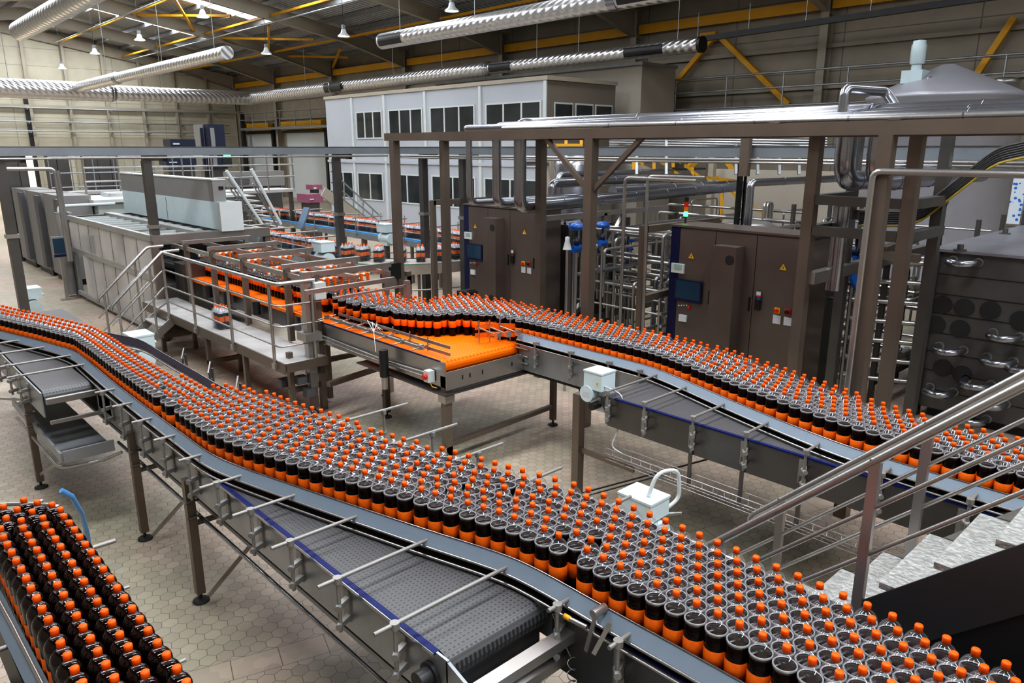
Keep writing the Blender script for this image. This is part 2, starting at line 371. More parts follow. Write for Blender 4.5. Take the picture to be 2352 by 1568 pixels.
for z in (4.5,5.05,5.5): MB().tube([(22.9,2,z),(22.9,52,z)],.035,6).build('rail',GALV,T)
for k in range(26): MB().cyl((22.9,2+k*2,4.5),(22.9,2+k*2,5.5),.03,6).build('post',GALV,T)
MB().box(22.9,23.6,2,52,4.38,4.46).build('walking_deck',GALV,T)
T=thing('cable_duct','long black sloping cable duct crossing the dark upper right wall','duct',(21.5,2,6.8))
MB().bar((21.8,15.6,6.55),(21.8,-1,6.9),.16).build('duct_body',BLACK,T)
for k in range(9): MB().bar((21.8,14.5-k*1.8,6.57+k*.038),(21.8,14.5-k*1.8,7.4+k*.038),.02).build('hanger',GALV,T)
# ---------------------------------------------------------------- ventilation ducts
def duct_mat():
    m,n,l,b=nodes_mat('spiral_duct'); tc=n.new('ShaderNodeTexCoord'); w=n.new('ShaderNodeTexWave'); w.wave_type='BANDS'
    w.bands_direction='DIAGONAL'; w.inputs['Scale'].default_value=2.3; l.new(tc.outputs['Object'],w.inputs['Vector'])
    b.inputs['Base Color'].default_value=(.60,.60,.61,1); b.inputs['Metallic'].default_value=.9; b.inputs['Roughness'].default_value=.28
    bp=n.new('ShaderNodeBump'); bp.inputs['Strength'].default_value=.35; bp.inputs['Distance'].default_value=.05; l.new(w.outputs['Fac'],bp.inputs['Height']); l.new(bp.outputs[0],b.inputs['Normal'])
    return m
DUCT=duct_mat()
def duct(label,pts,radii,vents=(),hang=()):
    T=thing('ventilation_duct',label,'duct',pts[0])
    for (a,c),r in zip(zip(pts,pts[1:]),radii):
        MB().cyl(a,c,r,24).build('duct_section',DUCT,T)
    for c in range(1,len(pts)-1):
        d=(V(pts[c+1])-V(pts[c])).normalized(); d0=(V(pts[c])-V(pts[c-1])).normalized()
        if d.dot(d0)>.9: MB().cyl(V(pts[c])-d*.12,V(pts[c])+d*.12,radii[c-1]*1.06,24,r2=radii[c]*1.06).build('coupling',CHROME,T)
        else: MB().sphere(pts[c],max(radii[c-1],radii[c])*1.0,20).build('bend',CHROME,T)
    for (a,c,r) in vents:   # dark side grilles, curved over the side of the duct
        a=V(a);c=V(c); d=(c-a).normalized(); s_=V((d.y,-d.x,0)); s_= s_ if s_.dot(V((-1,-1,0)))>0 else -s_
        vs=[]
        for p in (a,c):
            for k in range(7):
                t=math.radians(-45+k*13); vs.append(p+(s_*math.cos(t)+V((0,0,1))*math.sin(t))*(r*1.015))
        MB().add(vs,[(k,k+1,k+8,k+7) for k in range(6)]).build('grille',BLACK,T)
    for p in hang: MB().cyl(p,(p[0],p[1],zb(p[0])+.5),.012,5).build('hanger',GALV,T)
    return T
TD=duct('long silver duct ending in a dark cap above the office cabin',[(20,13.2,6.15),(20,22.6,6.15),(20,34,6.1),(20,43.5,6.0)],[.215,.27,.34],
     [((20,14.4,6.15),(20,15.9,6.15),.215),((20,21.2,6.15),(20,22.4,6.15),.225),((20,33,6.1),(20,34.6,6.1),.345)],[(20,14,6.3),(20,18,6.3),(20,20,6.3),(20,25.5,6.3),(20,29,6.3),(20,37,6.3)])
MB().cyl((20,13.1,6.15),(20,13.2,6.15),.235,24).build('end_cap',BLACK,TD)
duct('wide silver duct running across the hall at far left',[(4,43.5,5.95),(12.5,43.5,5.97),(20,43.5,6.0)],[.46,.38],[],[(8,43.5,6.3),(15,43.5,6.3)])
duct('short silver branch duct with a round closed end joining the crossing duct',[(10.8,43.5,6.1),(10.8,36.5,6.15),(10.8,25.0,6.2)],[.25,.215],[],[(10.8,38,6.3),(10.8,31,6.3),(10.8,26,6.3)])
duct('large silver duct hanging at the top left corner',[(4.9,24.3,6.2),(4.9,16,6.25),(4.9,9,6.3)],[.24,.25],[],[(4.9,20,6.3),(4.9,14,6.3)])
duct('big ribbed silver duct at the top middle with dark side grilles',[(14.1,21.0,6.45),(14.1,11.6,6.45),(14.1,3,6.45)],[.235,.245],[((14.1,20.9,6.45),(14.1,19.7,6.45),.24),((14.1,11.4,6.45),(14.1,10.2,6.45),.25)],[(14.1,20,6.6),(14.1,16.5,6.6),(14.1,13,6.6),(14.1,9,6.6)])
# ---------------------------------------------------------------- high-bay lamps hung from conduit
LAMP=emis('lamp_glow',(1,.98,.9),9.)
def lamp(p,label):
    T=thing('high_bay_lamp',label,'lamp',p,None); p=V(p)
    MB().lathe([(.05,.28),(.09,.24),(.12,.12),(.24,.02),(.25,0),(.22,0)],p,14).build('shade',WHITE,T)
    MB().lathe([(.001,.01),(.2,.015)],p,14).build('lens',LAMP,T)
    MB().box(p.x-.06,p.x+.06,p.y-.06,p.y+.06,p.z+.28,p.z+.42).build('ballast',GALV,T)
    MB().cyl(p+V((0,0,.42)),(p.x,p.y,zb(p.x)+.5),.01,5).build('cord',DARK,T)
    return T
for (px,py,x,wh) in ((143,152,12.2,'lowest of the row, farthest left'),(218,118,12.2,'second from the left of the upper left row'),(321,87,12.2,'third in the upper left row'),(466,34,12.2,'nearest, under the yellow strut at top left'),
                     (612,118,16.2,'above the round duct end'),(790,78,16.2,'left of the large middle duct end'),(1038,20,16.2,'right above the large middle duct')):
    lamp(X_(x,px,py+6),f'white high-bay lamp, {wh}')
for x in (12.2,16.2):
    T=thing('lighting_conduit',f'thin grey lighting conduit along the roof, {"left" if x<14 else "right"} one','conduit',(x,14,zb(x)-.25))
    MB().tube([(x,8,zb(x)-.25),(x,52,zb(x)-.25)],.03,6).build('conduit',GALV,T)
# ================================================================ CONVEYORS
BZ=1.12
def interp(tab,y):
    for (y0,x0),(y1,x1) in zip(tab,tab[1:]):
        if (y0-y)*(y1-y)<=0: return x0+(x1-x0)*(y-y0)/(y1-y0)
    return tab[0][1] if abs(y-tab[0][0])<abs(y-tab[-1][0]) else tab[-1][1]
def smooth_path(pts,n=4):
    P_=[V((p[0],p[1],0)) for p in pts]; out=[]
    for i in range(len(P_)-1):
        a=P_[max(i-1,0)];b_=P_[i];c=P_[i+1];d=P_[min(i+2,len(P_)-1)]
        for k in range(n):
            t=k/n; out.append(.5*((2*b_)+(c-a)*t+(2*a-5*b_+4*c-d)*t*t+(3*b_-a-3*c+d)*t**3))
    out.append(P_[-1]); return [(p.x,p.y) for p in out]
def belt(T,x0,x1,y0,y1,ends=(0,0),m=BELT,z=BZ,name='belt'):
    b=MB(); r=.075
    # flat run with rolled ends
    pr=[]
    if ends[0]: pr+=[(y0+r-r*math.sin(t),z-r+r*math.cos(t)) for t in [math.pi*k/8 for k in range(8,0,-1)]]
    else: pr+=[(y0,z-.04),]
    pr+=[(y0+r,z) if ends[0] else (y0,z), (y1-r,z) if ends[1] else (y1,z)]
    if ends[1]: pr+=[(y1-r+r*math.sin(t),z-r+r*math.cos(t)) for t in [math.pi*k/8 for k in range(1,9)]]
    else: pr+=[(y1,z-.04)]
    n=len(pr); b.add([(x0,*p) for p in pr]+[(x1,*p) for p in pr],[(i,i+1,i+1+n,i+n) for i in range(n-1)],0,False)
    b.add([(x0,*p) for p in pr]+[(x1,*p) for p in pr],[list(range(n)),[i+n for i in range(n)][::-1],(0,n,2*n-1,n-1)],0)
    return b.build(name,m,T)
def side(T,x,y0,y1,z0=.84,z1=BZ+.005,t=.012,m=GALV,name='side_plate'): return MB().box(x,x+t,y0,y1,z0,z1).build(name,m,T)
def leg(T,x,y,ztop,w=.06,m=BROWN,foot=True,z0=.07):
    L=MB().box(x-w/2,x+w/2,y-w/2,y+w/2,z0,ztop).build('leg',m,T)
    if foot:
        MB().cyl((x,y,.02),(x,y,z0+.03),.012,8).lathe([(.001,.026),(.03,.024),(.058,.012),(.06,0)],(x,y,0.001),16).build('levelling_foot',RUBBER,L)
    for z in (ztop-.16,ztop-.28):
        if ztop>.9 and foot: MB().tube([(x-.05,y-.045,z),(x+.05,y-.045,z),(x+.05,y+.045,z)],.007,6).build('clamp',TUBE,L)
    return L
def bracket(T,x,y,s=-1,top=BZ+.07):  # round post carried on two little arms off the side plate
    b=MB(); xo=x+s*.075
    b.cyl((xo,y,BZ-.21),(xo,y,top),.0105,8)
    for z in (BZ-.07,BZ-.17):
        b.bar((x,y+.03,z),(xo,y,z),.028,.028); b.cyl((xo-.02,y-.02,z),(xo+.02,y+.02,z),.017,8)
    b.box(min(x,x+s*.012),max(x,x+s*.012),y+.02,y+.07,BZ-.2,BZ-.02)
    b.cyl((xo,y,top-.012),(xo,y,top+.02),.022,10)
    return b.build('bracket',ROD,T)
def rod(T,x0,x1,y,z=BZ+.08): 
    return MB().cyl((x0,y,z),(x1,y,z),.0105,8).build('cross_rod',ROD,T)
def guide(T,path,z0=BZ+.025,z1=BZ+.125,m=GUIDE,side_=-1,rails=True):
    p=smooth_path(path); Gd=None
    k=side_*.012
    a_=list(p); nv=[]
    def off(d,z):
        out=[]
        for i in range(len(p)):
            a=V(p[max(i-1,0)]);c=V(p[min(i+1,len(p)-1)]); t=(c-a).normalized(); out.append((p[i][0]-t.y*d,p[i][1]+t.x*d,z))
        return out
    sl=.045 if m is GUIDE else .012
    zt_,zb2=z1-.0,(z1-.062 if m is GUIDE else z0)
    A=off(0,zt_);B=off(side_*sl,zb2);C=off(side_*(sl+.008),zb2-.012);D=off(side_*.01,zt_-.03); n_=len(A)
    Gd=MB().add(A+B+C+D,[(j*n_+i,j*n_+i+1,((j+1)%4)*n_+i+1,((j+1)%4)*n_+i) for j in range(4) for i in range(n_-1)],0).build('guide_rail',m,T)
    k=side_*(sl+.004); z0=zb2
    if rails:
        MB().tube(off(k,z0-.008),.008,6).build('lower_rod',TUBE,Gd); MB().tube(off(k+side_*.02,z0-.045),.007,6).build('support_rod',STEEL,Gd)
        MB().tube(off(side_*.002,z1),.004,5).build('top_edge',CHROME,Gd)
    return Gd
# ---- conveyor 1: the long one crossing the foreground
g1=[(1.02,10.9),(1.31,9.72),(1.52,8.95),(1.69,8.2),(1.69,7.6),(1.67,6.9),(1.66,6.0),(1.66,5.2),(1.665,4.7),(1.72,4.35),(1.83,3.9),(1.94,3.48),(2.09,2.92),(2.22,2.46),(2.255,2.2),(2.26,1.8),(2.27,1.2),(2.27,.3),(2.27,-1.2)]
T=thing('bottle_conveyor','long near conveyor with grey perforated belt, running from far left to lower right','conveyor',(2,4,0))
belt(T,1.645,2.235,2.13,9.3,(1,0)); belt(T,2.285,2.90,-1.3,4.15,(0,1))
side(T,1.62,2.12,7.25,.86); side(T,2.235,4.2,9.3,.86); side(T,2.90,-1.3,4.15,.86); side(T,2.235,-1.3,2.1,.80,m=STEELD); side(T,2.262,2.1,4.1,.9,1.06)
MB().box(1.612,1.642,2.2,4.62,BZ-.005,BZ+.006).build('edge_strip',BLUE,T); MB().box(1.606,1.612,2.2,7.2,BZ-.012,BZ+.004).build('edge_trim',CHROME,T)
MB().box(2.223,2.233,-1.3,2.08,BZ+.01,BZ+.02).build('edge_strip',BLUE,T)
MB().box(1.72,2.2,1.3,9.2,.68,.69).box(1.715,1.725,1.3,9.2,.68,.71).build('drip_tray',GALV,T)
MB().box(1.66,2.22,2.3,9.0,.80,.82).build('return_pan',DARK,T)
guide(T,g1)
g1f=[(2.0,9.4),(2.16,8.7),(2.30,8.2),(2.30,7.5),(2.295,6.8),(2.29,6.0),(2.33,5.45),(2.44,4.9),(2.56,4.3),(2.72,3.5),(2.83,2.9),(2.885,2.3),(2.89,1.4),(2.89,-1.2)]
guide(T,g1f,BZ+.03,BZ+.13,GUIDE2,1)
def gx(y): 
    t=[(p[1],p[0]) for p in g1]; return interp(t,y)
for k in range(-2,13):
    y=2.39+.48*k
    if y<2.2: continue
    if y>7.1: continue
    bracket(T,1.62,y); 
    if y<4.6: rod(T,1.44,gx(y)-.01,y)
    else: rod(T,1.49,1.655,y,BZ+.09)
for y in (2.0,1.65,.9,.2): bracket(T,2.235,y); rod(T,2.10,2.26,y)
for y in (4.62,4.0,3.5,2.95,2.4): 
    xo=2.95 if y<4.3 else 2.75
    bracket(T,2.9,y,1,BZ+.1); MB().cyl((interp([(p[1],p[0]) for p in g1f],y),y,BZ+.12),(3.2,y,BZ+.12),.0105,8).build('cross_rod',ROD,T)
for y in (7.2,6.55,5.95):
    b=MB().cyl((2.30,y,BZ+.05),(2.43,y,BZ+.05),.010,6).cyl((2.42,y,BZ-.05),(2.42,y,BZ+.15),.012,6).bar((2.38,y,BZ+.11),(2.44,y+.08,BZ+.19),.012).cyl((2.38,y-.03,BZ-.04),(2.38,y-.03,BZ+.12),.009,6); b.build('guide_clamp',STEELD,T)
for y in (6.24,5.02): leg(T,1.60,y,.97)
for y in (8.2,): leg(T,2.27,y,.9)
for y in (2.2,-.5): leg(T,2.6,y,.85)
MB().tube([(1.66,6.9,.66),(1.66,.9,.66)],.014,8,bend=.2).build('hand_pipe',CHROME,T)
for (a_,c_) in (((343,1232),(430,1165)),((470,1372),(580,1250))):
    p=G(*a_,.12); MB().bar((1.6,p.y,.12),(2.25,p.y+.02,.62),.012,.03).build('brace',STEEL,T)
MB().bar((1.6,5.02,.62),(2.2,5.0,.62),.03).build('brace',STEELD,T)
MB().bar((1.6,6.24,.62),(2.2,6.24,.62),.03).build('brace',STEELD,T)
# drive end of the near belt with its round cover, and the frame member behind it
MB().cyl((1.54,2.23,1.0),(1.62,2.23,1.0),.045,20).cyl((1.60,2.23,1.0),(1.625,2.23,1.0),.062,20,0).build('bearing_cover',DARK,T)
MB().add([(x,y,z) for x in (1.62,1.635) for y,z in ((2.13,.86),(2.13,1.12),(1.75,1.0),(1.2,.95),(1.2,.86))],[(0,1,2,3,4),(9,8,7,6,5),(1,6,7,2),(2,7,8,3)]).build('side_plate',GALV,T)
MB().bar((1.64,1.99,1.02),(2.235,1.99,1.02),.07,.05).bar((1.64,2.03,.87),(2.235,2.03,.87),.05).build('frame_member',STEEL,T)
MB().box(1.70,2.2,2.15,2.35,.9,1.0).build('belt_return',DARK,T)
# clamp and little sensor near the lower middle
b=MB().cyl((2.17,1.80,BZ+.13),(2.25,1.80,BZ+.13),.02,10).bar((2.18,1.79,BZ+.13),(2.18,1.84,BZ-.08),.012,.02).bar((2.19,1.72,BZ+.12),(2.16,1.78,BZ-.05),.012,.02); b.build('guide_clamp',STEEL,T)
MB().cyl((2.17,1.93,BZ+.04),(2.18,1.84,BZ+.04),.011,8).build('sensor',STEEL,T); MB().cyl((2.17,1.965,BZ+.04),(2.17,1.93,BZ+.04),.0125,8).build('sensor_tip',YELLOW,T)
MB().tube([(2.17,1.97,BZ+.04),(2.16,2.03,BZ+.02),(2.19,2.0,BZ-.1),(2.2,1.95,BZ-.18)],.003,5).tube([(2.21+.02*math.cos(t),1.95+.02*math.sin(t)-.0,BZ-.2-.01*t) for t in [k*.8 for k in range(20)]],.003,5).build('cable',TUBE,T)
# ---- its feeding belt at the far left
T=thing('feeder_conveyor','dark grey belt section with side drum at the far left, meeting the near conveyor','conveyor',(1.4,8.5,0))
belt(T,1.23,1.615,7.35,11.2,(1,0)); side(T,1.20,7.3,11.2,.9); side(T,1.617,8.2,11.2,.9); belt(T,1.64,2.25,9.35,11.2)
for k,y in enumerate((7.75,8.2,8.75,9.25,9.8)):
    bracket(T,1.20,y); rod(T,1.04,max(1.2,gx(y)-.02),y)
MB().bar((1.21,7.16,1.08),(1.63,7.16,1.08),.04,.05).bar((1.21,7.12,.9),(1.63,7.12,.9),.03).build('frame_member',STEEL,T)
MB().box(1.22,1.62,6.9,8.9,.60,.62).box(1.20,1.22,6.9,8.9,.6,.68).box(1.22,1.62,6.88,6.9,.6,.70).build('drip_tray',GALV,T)
MB().box(1.62,1.63,6.75,7.2,.93,1.1).build('bearing_plate',WHITE,T)
MB().tube([(1.18,8.6,.55),(1.19,6.95,.53),(1.5,6.85,.55),(1.64,6.75,.62)],.014,8,bend=.12).build('hand_pipe',TUBE,T)
leg(T,1.19,7.97,.93); MB().bar((1.19,7.95,.14),(1.6,7.3,.6),.012,.03).bar((.7,8.6,.9),(1.17,8.0,.9),.02).build('brace',STEEL,T)
# ---- conveyor 2: from the orange table to the right
g2=[(5.45,5.68),(5.45,5.0),(5.45,4.5),(5.44,4.0),(5.38,3.68),(5.28,3.35),(5.13,2.88),(5.02,2.5),(4.92,2.12),(4.86,1.8),(4.83,1.4),(4.82,.9),(4.82,.2),(4.82,-.6)]
T=thing('bottle_conveyor','second conveyor leading from the orange transfer table away to the right edge','conveyor',(5.3,3,0))
belt(T,4.785,5.40,-.6,3.95,(0,1)); belt(T,5.46,6.07,1.2,5.66,(0,0))
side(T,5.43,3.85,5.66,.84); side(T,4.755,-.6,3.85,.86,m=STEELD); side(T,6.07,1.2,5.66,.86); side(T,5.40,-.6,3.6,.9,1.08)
MB().box(4.748,4.778,.55,3.78,BZ-.005,BZ+.006).build('edge_strip',BLUE,T)
guide(T,g2)
g2f=[(5.99,5.7),(5.99,4.6),(5.98,3.95),(5.86,3.3),(5.68,2.7),(5.50,2.15),(5.40,1.7),(5.375,1.2),(5.37,-.6)]
guide(T,g2f,BZ+.03,BZ+.12,GUIDE2,1)
tab=[(p[1],p[0]) for p in g2]
for y in (3.80,3.41,2.95,2.50,2.05,1.55,1.05): bracket(T,4.755,y); rod(T,4.66,interp(tab,y)-.01,y)
for y in (5.35,4.85,4.35,3.98): bracket(T,5.43,y,-1,BZ+.08); rod(T,5.34,5.45,y)
MB().box(4.80,5.38,-.4,3.7,.84,.86).build('return_pan',DARK,T); MB().box(5.46,6.05,1.4,5.6,.80,.82).build('return_pan',DARK,T)
MB().box(5.44,6.06,5.64,5.68,.82,1.08).build('end_plate',STEEL,T)
MB().bar((4.78,3.98,1.05),(5.42,3.98,1.05),.05,.06).build('frame_member',STEEL,T)
leg(T,6.04,5.72,.84); leg(T,4.78,-.3,.86)
L=leg(T,4.83,4.25,1.04,.08,foot=False,z0=0.0); MB().bar((4.83,4.25,.5),(4.83,3.6,.5),.02,.05).build('brace',BROWN,T)
MB().bar((4.83,4.2,.02),(4.86,3.3,.55),.012).bar((4.86,4.3,.0),(5.5,3.2,.55),.012).build('brace',DARK,T)
# wire cable basket hung beneath
b=MB()
for (dx,dz) in ((0,0),(.05,0),(.1,0),(0,.05),(.1,.05),(0,.1),(.1,.1)): b.cyl((4.66+dx,-.3,.60+dz),(4.66+dx,3.78,.60+dz),.0035,5)
for k in range(41):
    y=3.78-k*.1; b.tube([(4.66,y,.70),(4.66,y,.60),(4.76,y,.60),(4.76,y,.70)],.0028,4)
b.build('wire_basket',TUBE,T)
for y in (2.95,2.5,2.05): MB().box(4.74,4.752,y+.03,y+.06,.58,.98).build('hanger',STEELD,T)
T=thing('floor_pipe','bare steel pipe with a bent end running along the floor beneath the second conveyor','pipe',(4.4,2,0))
MB().tube([(4.75,3.05,.33),(4.55,3.2,.33),(4.42,3.0,.33),(4.42,-.6,.33)],.02,8,bend=.1).build('pipe',TUBE,T); MB().cyl((4.50,3.08,.02),(4.50,3.08,.33),.015,8).cyl((4.42,1.5,.02),(4.42,1.5,.33),.015,8).cyl((4.42,.2,.02),(4.42,.2,.33),.015,8).build('support',TUBE,T)
# ---- conveyor 3, bottom left
T=thing('bottle_conveyor','curved conveyor packed with bottles in the lower left corner','conveyor',(.5,3,0))
side(T,.715,1.2,4.45,.86,BZ+.03,m=DARK)
MB().prism([(.36,1.2),(.715,1.2),(.715,4.2),(.60,4.55),(.3,4.75),(-.3,4.8),(-.3,4.2),(.2,4.15),(.34,3.95)],BZ-.04,BZ).build('belt',BELT,T)
g3=[(-.25,4.2),(.1,4.17),(.27,4.05),(.335,3.85),(.345,3.5),(.35,3.2),(.355,2.9),(.36,2.4),(.36,1.4)]
guide(T,g3,BZ+.04,BZ+.12,GUIDE,-1,False)
MB().tube([(x-.014,y,BZ+.10) for x,y in g3],.011,6).build('side_rod',TUBE,T)
MB().box(.30,.34,1.2,4.0,.84,BZ).build('side_plate',DARK,T); MB().box(-.3,.3,1.2,3.9,.66,.70).build('pan',DARK,T)
for y in (3.45,3.0,2.5): MB().cyl((.12,y,BZ+.03),(.34,y,BZ+.03),.011,8).cyl((.14,y,.7),(.14,y,BZ+.07),.012,8).build('bracket',ROD,T)
MB().bar((-.1,3.6,.95),(.32,3.25,.95),.03).bar((-.1,3.1,.9),(.32,2.9,.9),.03).build('frame_member',STEELD,T)
MB().tube([(-.2,4.87,BZ+.16),(.3,4.80,BZ+.16),(.55,4.66,BZ+.16),(.72,4.47,BZ+.16)],.012,8,bend=.1).tube([(-.2,4.9,BZ+.08),(.3,4.83,BZ+.08),(.57,4.67,BZ+.08),(.73,4.45,BZ+.08)],.012,8,bend=.1).build('side_rod',TUBE,T)
for p in ((.66,4.55),(.71,4.42)): MB().cyl((p[0],p[1],.75),(p[0],p[1],BZ+.18),.017,8).build('post',STEEL,T)
for y in (3.95,3.45,2.75,2.3,1.9): MB().cyl((.715,y,BZ-.1),(.715,y,BZ+.13),.01,6).cyl((.70,y,BZ+.1),(.79 if y<3.9 else .87,y,BZ+.1),.008 if y<3.9 else .012,6).build('bracket',ROD,T)
leg(T,.55,3.9,.84); leg(T,.55,1.8,.84)
b=MB().box(.40,.46,4.70,4.76,BZ+.16,BZ+.26).cyl((.43,4.73,BZ+.26),(.43,4.73,BZ+.29),.03,10); s_=b.build('sensor',STEELD,T); MB().cyl((.43,4.695,BZ+.2),(.43,4.70,BZ+.2),.012,8).build('sensor_light',YELLOW,T)
hs=MB().tube([G(140,1126,1.28),G(165,1140,1.22),G(188,1180,1.0),G(200,1225,.8),G(205,1262,.6),G(206,1300,.4)],.016,8).build('air_hose',mat('hose_blue',(.10,.30,.60),.3),None,'curved light blue hose hanging behind the lower left bottles','hose')
# ---- orange transfer table
T=thing('transfer_table','wide orange belt table where the bottles turn, with steel sides','conveyor',(5,7,0))
belt(T,4.40,5.93,5.70,7.15,(1,0),ORANGE,BZ,'orange_belt'); belt(T,4.40,5.27,7.15,12.9,(0,0),ORANGE,BZ,'orange_belt')
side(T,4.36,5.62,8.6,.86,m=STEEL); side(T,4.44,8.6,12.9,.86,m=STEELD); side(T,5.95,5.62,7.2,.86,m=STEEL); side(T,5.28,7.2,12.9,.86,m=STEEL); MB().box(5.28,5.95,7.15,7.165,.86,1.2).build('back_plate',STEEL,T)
MB().box(4.36,5.96,5.60,5.615,.84,1.03).build('front_plate',STEEL,T)
for x in (4.56,4.66,4.83,5.25,5.42,5.52): MB().box(x,x+.012,5.595,5.601,.92,.965).build('slot',BLACK,T)
MB().box(4.3,5.95,5.56,7.2,.80,.815).build('drip_tray',STEELD,T)
MB().box(4.358,4.372,5.7,8.5,BZ+.0,BZ+.012).build('edge_strip',BLUE,T)
L=MB().box(4.36,4.44,5.62,5.70,.0,.98).build('leg',BROWN,T); MB().box(4.34,4.46,5.60,5.72,.7,.78).box(4.32,4.47,5.62,5.7,.12,.22).build('clamp',STEEL,L)
leg(T,4.75,7.3,.82,.07); leg(T,5.2,8.0,.82,.07)
for a_,c_,w_ in (((4.42,5.72,.20),(6.02,5.72,.24),.05),((4.2,7.7,.45),(5.2,7.9,.45),.06),((4.2,8.5,.5),(5.2,8.5,.5),.06)): MB().bar(a_,c_,w_).build('cross_member',BROWN,T)
MB().tube([(4.33,8.3,.98),(4.33,7.4,.96),(4.32,6.6,.95),(4.33,5.9,.97)],.012,6).tube([(4.32,8.3,.94),(4.31,7.2,.92),(4.32,5.9,.93)],.01,6).build('cable_bundle',TUBE,T)
MB().cyl((4.25,6.55,.80),(4.25,6.55,1.10),.05,14).build('motor',BLACK,T); MB().cyl((4.25,6.55,.66),(4.25,6.55,.80),.035,10).build('gearbox',STEEL,T)
b=MB().box(4.27,4.35,5.78,5.86,.90,1.02).build('emergency_stop_box',WHITE,T); MB().cyl((4.27,5.82,.96),(4.235,5.82,.96),.028,12).build('stop_button',RED,T)
MB().tube([(4.3,5.8,.9),(4.3,5.76,.86),(4.33,5.72,.85)],.006,5).build('cable',YELLOW,T)
# guide bars above the table (the pusher)
T=thing('pusher_rail','twin flat steel guide bars over the orange table, with cross arms and clamps','guide rail',(4.6,6.5,1.2))
for z,x in ((1.15,4.50),(1.225,4.50)): MB().box(x,x+.012,5.72,7.9,z,z+.032).build('flat_bar',STEEL,T)
MB().bar((4.38,6.0,1.20),(4.40,7.9,1.20),.025,.03).build('beam',ROD,T)
for k in range(7):
    y=6.05+k*.32; MB().cyl((4.26,y,1.19),(4.52,y+.02,1.21),.008,6).cyl((4.49,y+.02,1.14),(4.49,y+.02,1.29),.008,6).box(4.36,4.41,y-.02,y+.02,1.18,1.23).build('arm',TUBE,T)
for k in range(3): MB().tube([(4.42+.03*k,6.9,1.22),(4.38,6.85+.1*k,1.32),(4.3,6.8,1.25),(4.25,6.7,1.05)],.004,5).build('white_hose',WHITE,T)
T=thing('corner_guide','orange-backed corner guide with a cluster of steel clamps at the right of the table','guide rail',(5.5,5.8,1.1))
MB().wall([(5.10,6.02),(5.3,5.95),(5.45,5.75)],1.18,1.23,.01).wall([(5.10,6.02),(5.3,5.95),(5.45,5.75)],1.27,1.33,.01).build('guide_strip',LABEL,T)
for k in range(4): MB().cyl((5.12+.11*k,5.98-.05*k,1.13),(5.12+.11*k,5.98-.05*k,1.38),.009,6).cyl((5.12+.11*k,5.98-.05*k,1.3),(5.14+.12*k,5.68-.03*k,1.26),.009,6).box(5.12+.12*k,5.17+.12*k,5.68-.03*k,5.73-.03*k,1.23,1.29).build('clamp',STEEL,T)
for k in range(3): MB().cyl((5.42,5.52,.92+.08*k),(5.42,5.70,.92+.08*k),.012,6).build('clamp',STEEL,T)

# ================================================================ BOTTLES
def bottle_parts(n):
    body=MB(); R=.0455
    body.lathe([(.001,.004),(.028,.0),(.040,.004),(.0445,.014),(R,.03),(R,.095),(.0445,.10),(.0445,.178),(R,.184),(.0452,.249),(.041,.2515),(.001,.2515)],(0,0,0),n,0)
    body.lathe([(.0458,.247),(.0460,.2535),(.0415,.2545),(.040,.2525)],(0,0,0),n,1)
    body.lathe([(.0462,.240),(.0468,.251),(.0455,.264),(.0415,.277),(.035,.288),(.026,.297),(.0165,.304),(.0135,.309),(.0130,.314)],(0,0,0),n,2)
    cap=MB(); cap.lathe([(.0138,.309),(.0152,.3095),(.0154,.331),(.0140,.3345),(.001,.335)],(0,0,0),max(8,n-4),0)
    lab=MB(); lab.lathe([(.0449,.100),(.0462,.101),(.0462,.175),(.0449,.176)],(0,0,0),n,0)
    return body,cap,lab
def fill(reg,step=.0955,dx=.0786,side_margin=0.0495):
    """hexagonal packing inside a strip bounded by two plan curves given as functions of y"""
    lo,hi,fl,fr,drop=reg; out=[]; k=0; y=lo
    rng=random.Random(int(lo*100)+int(hi*10))
    while y<hi:
        a=fl(y)+side_margin; b_=fr(y)-side_margin; n=int((b_-a)/dx+1.02)
        for i in range(n):
            yy=y+(step/2 if i%2 else 0); aa=fl(yy)+side_margin
            if rng.random()<drop: continue
            out.append([aa+i*dx+rng.uniform(-.0015,.0015),yy+rng.uniform(-.0015,.0015)])
        y+=step
    return out
def relax(pts,lo,hi,it=40,D=.0925):
    for _ in range(it):
        grid={}
        for i,p in enumerate(pts): grid.setdefault((int(p[0]//.1),int(p[1]//.1)),[]).append(i)
        mv=0
        for i,p in enumerate(pts):
            gx_,gy=int(p[0]//.1),int(p[1]//.1)
            for a in (-1,0,1):
                for c in (-1,0,1):
                    for j in grid.get((gx_+a,gy+c),()):
                        if j<=i: continue
                        q=pts[j]; dx,dy=q[0]-p[0],q[1]-p[1]; d=math.hypot(dx,dy)
                        if d<D:
                            if d<1e-5: dx,dy,d=1e-3,0,1e-3
                            k=(D-d)/2/d; p[0]-=dx*k;p[1]-=dy*k;q[0]+=dx*k;q[1]+=dy*k; mv+=1
        for p in pts: 
            l_=lo(p[1])+0.0495; h_=hi(p[1])-0.0495; p[0]=min(max(p[0],l_),max(l_,h_))
        if not mv: break
    return pts
f1=lambda y: interp([(p[1],p[0]) for p in g1],y)
f1r=[(10.9,1.30),(9.7,1.58),(8.95,1.80),(8.2,1.97),(6.2,1.97),(5.6,2.03),(5.35,2.24),(5.15,2.29),(4.6,2.38),(3.7,2.50),(3.23,2.62),(2.86,2.71),(2.46,2.81),(2.1,2.875),(-1.2,2.88)]
def F(t): 
    t=sorted(t); return lambda y: interp(t,y)
B1=relax(fill((-.9,10.6,f1,F(f1r),.012)),f1,F(f1r))
f2=lambda y: interp(tab,y)
f2r=F([(6.0,5.985),(3.95,5.985),(3.3,5.86),(2.7,5.68),(2.15,5.50),(1.7,5.39),(1.2,5.36),(-.6,5.36)])
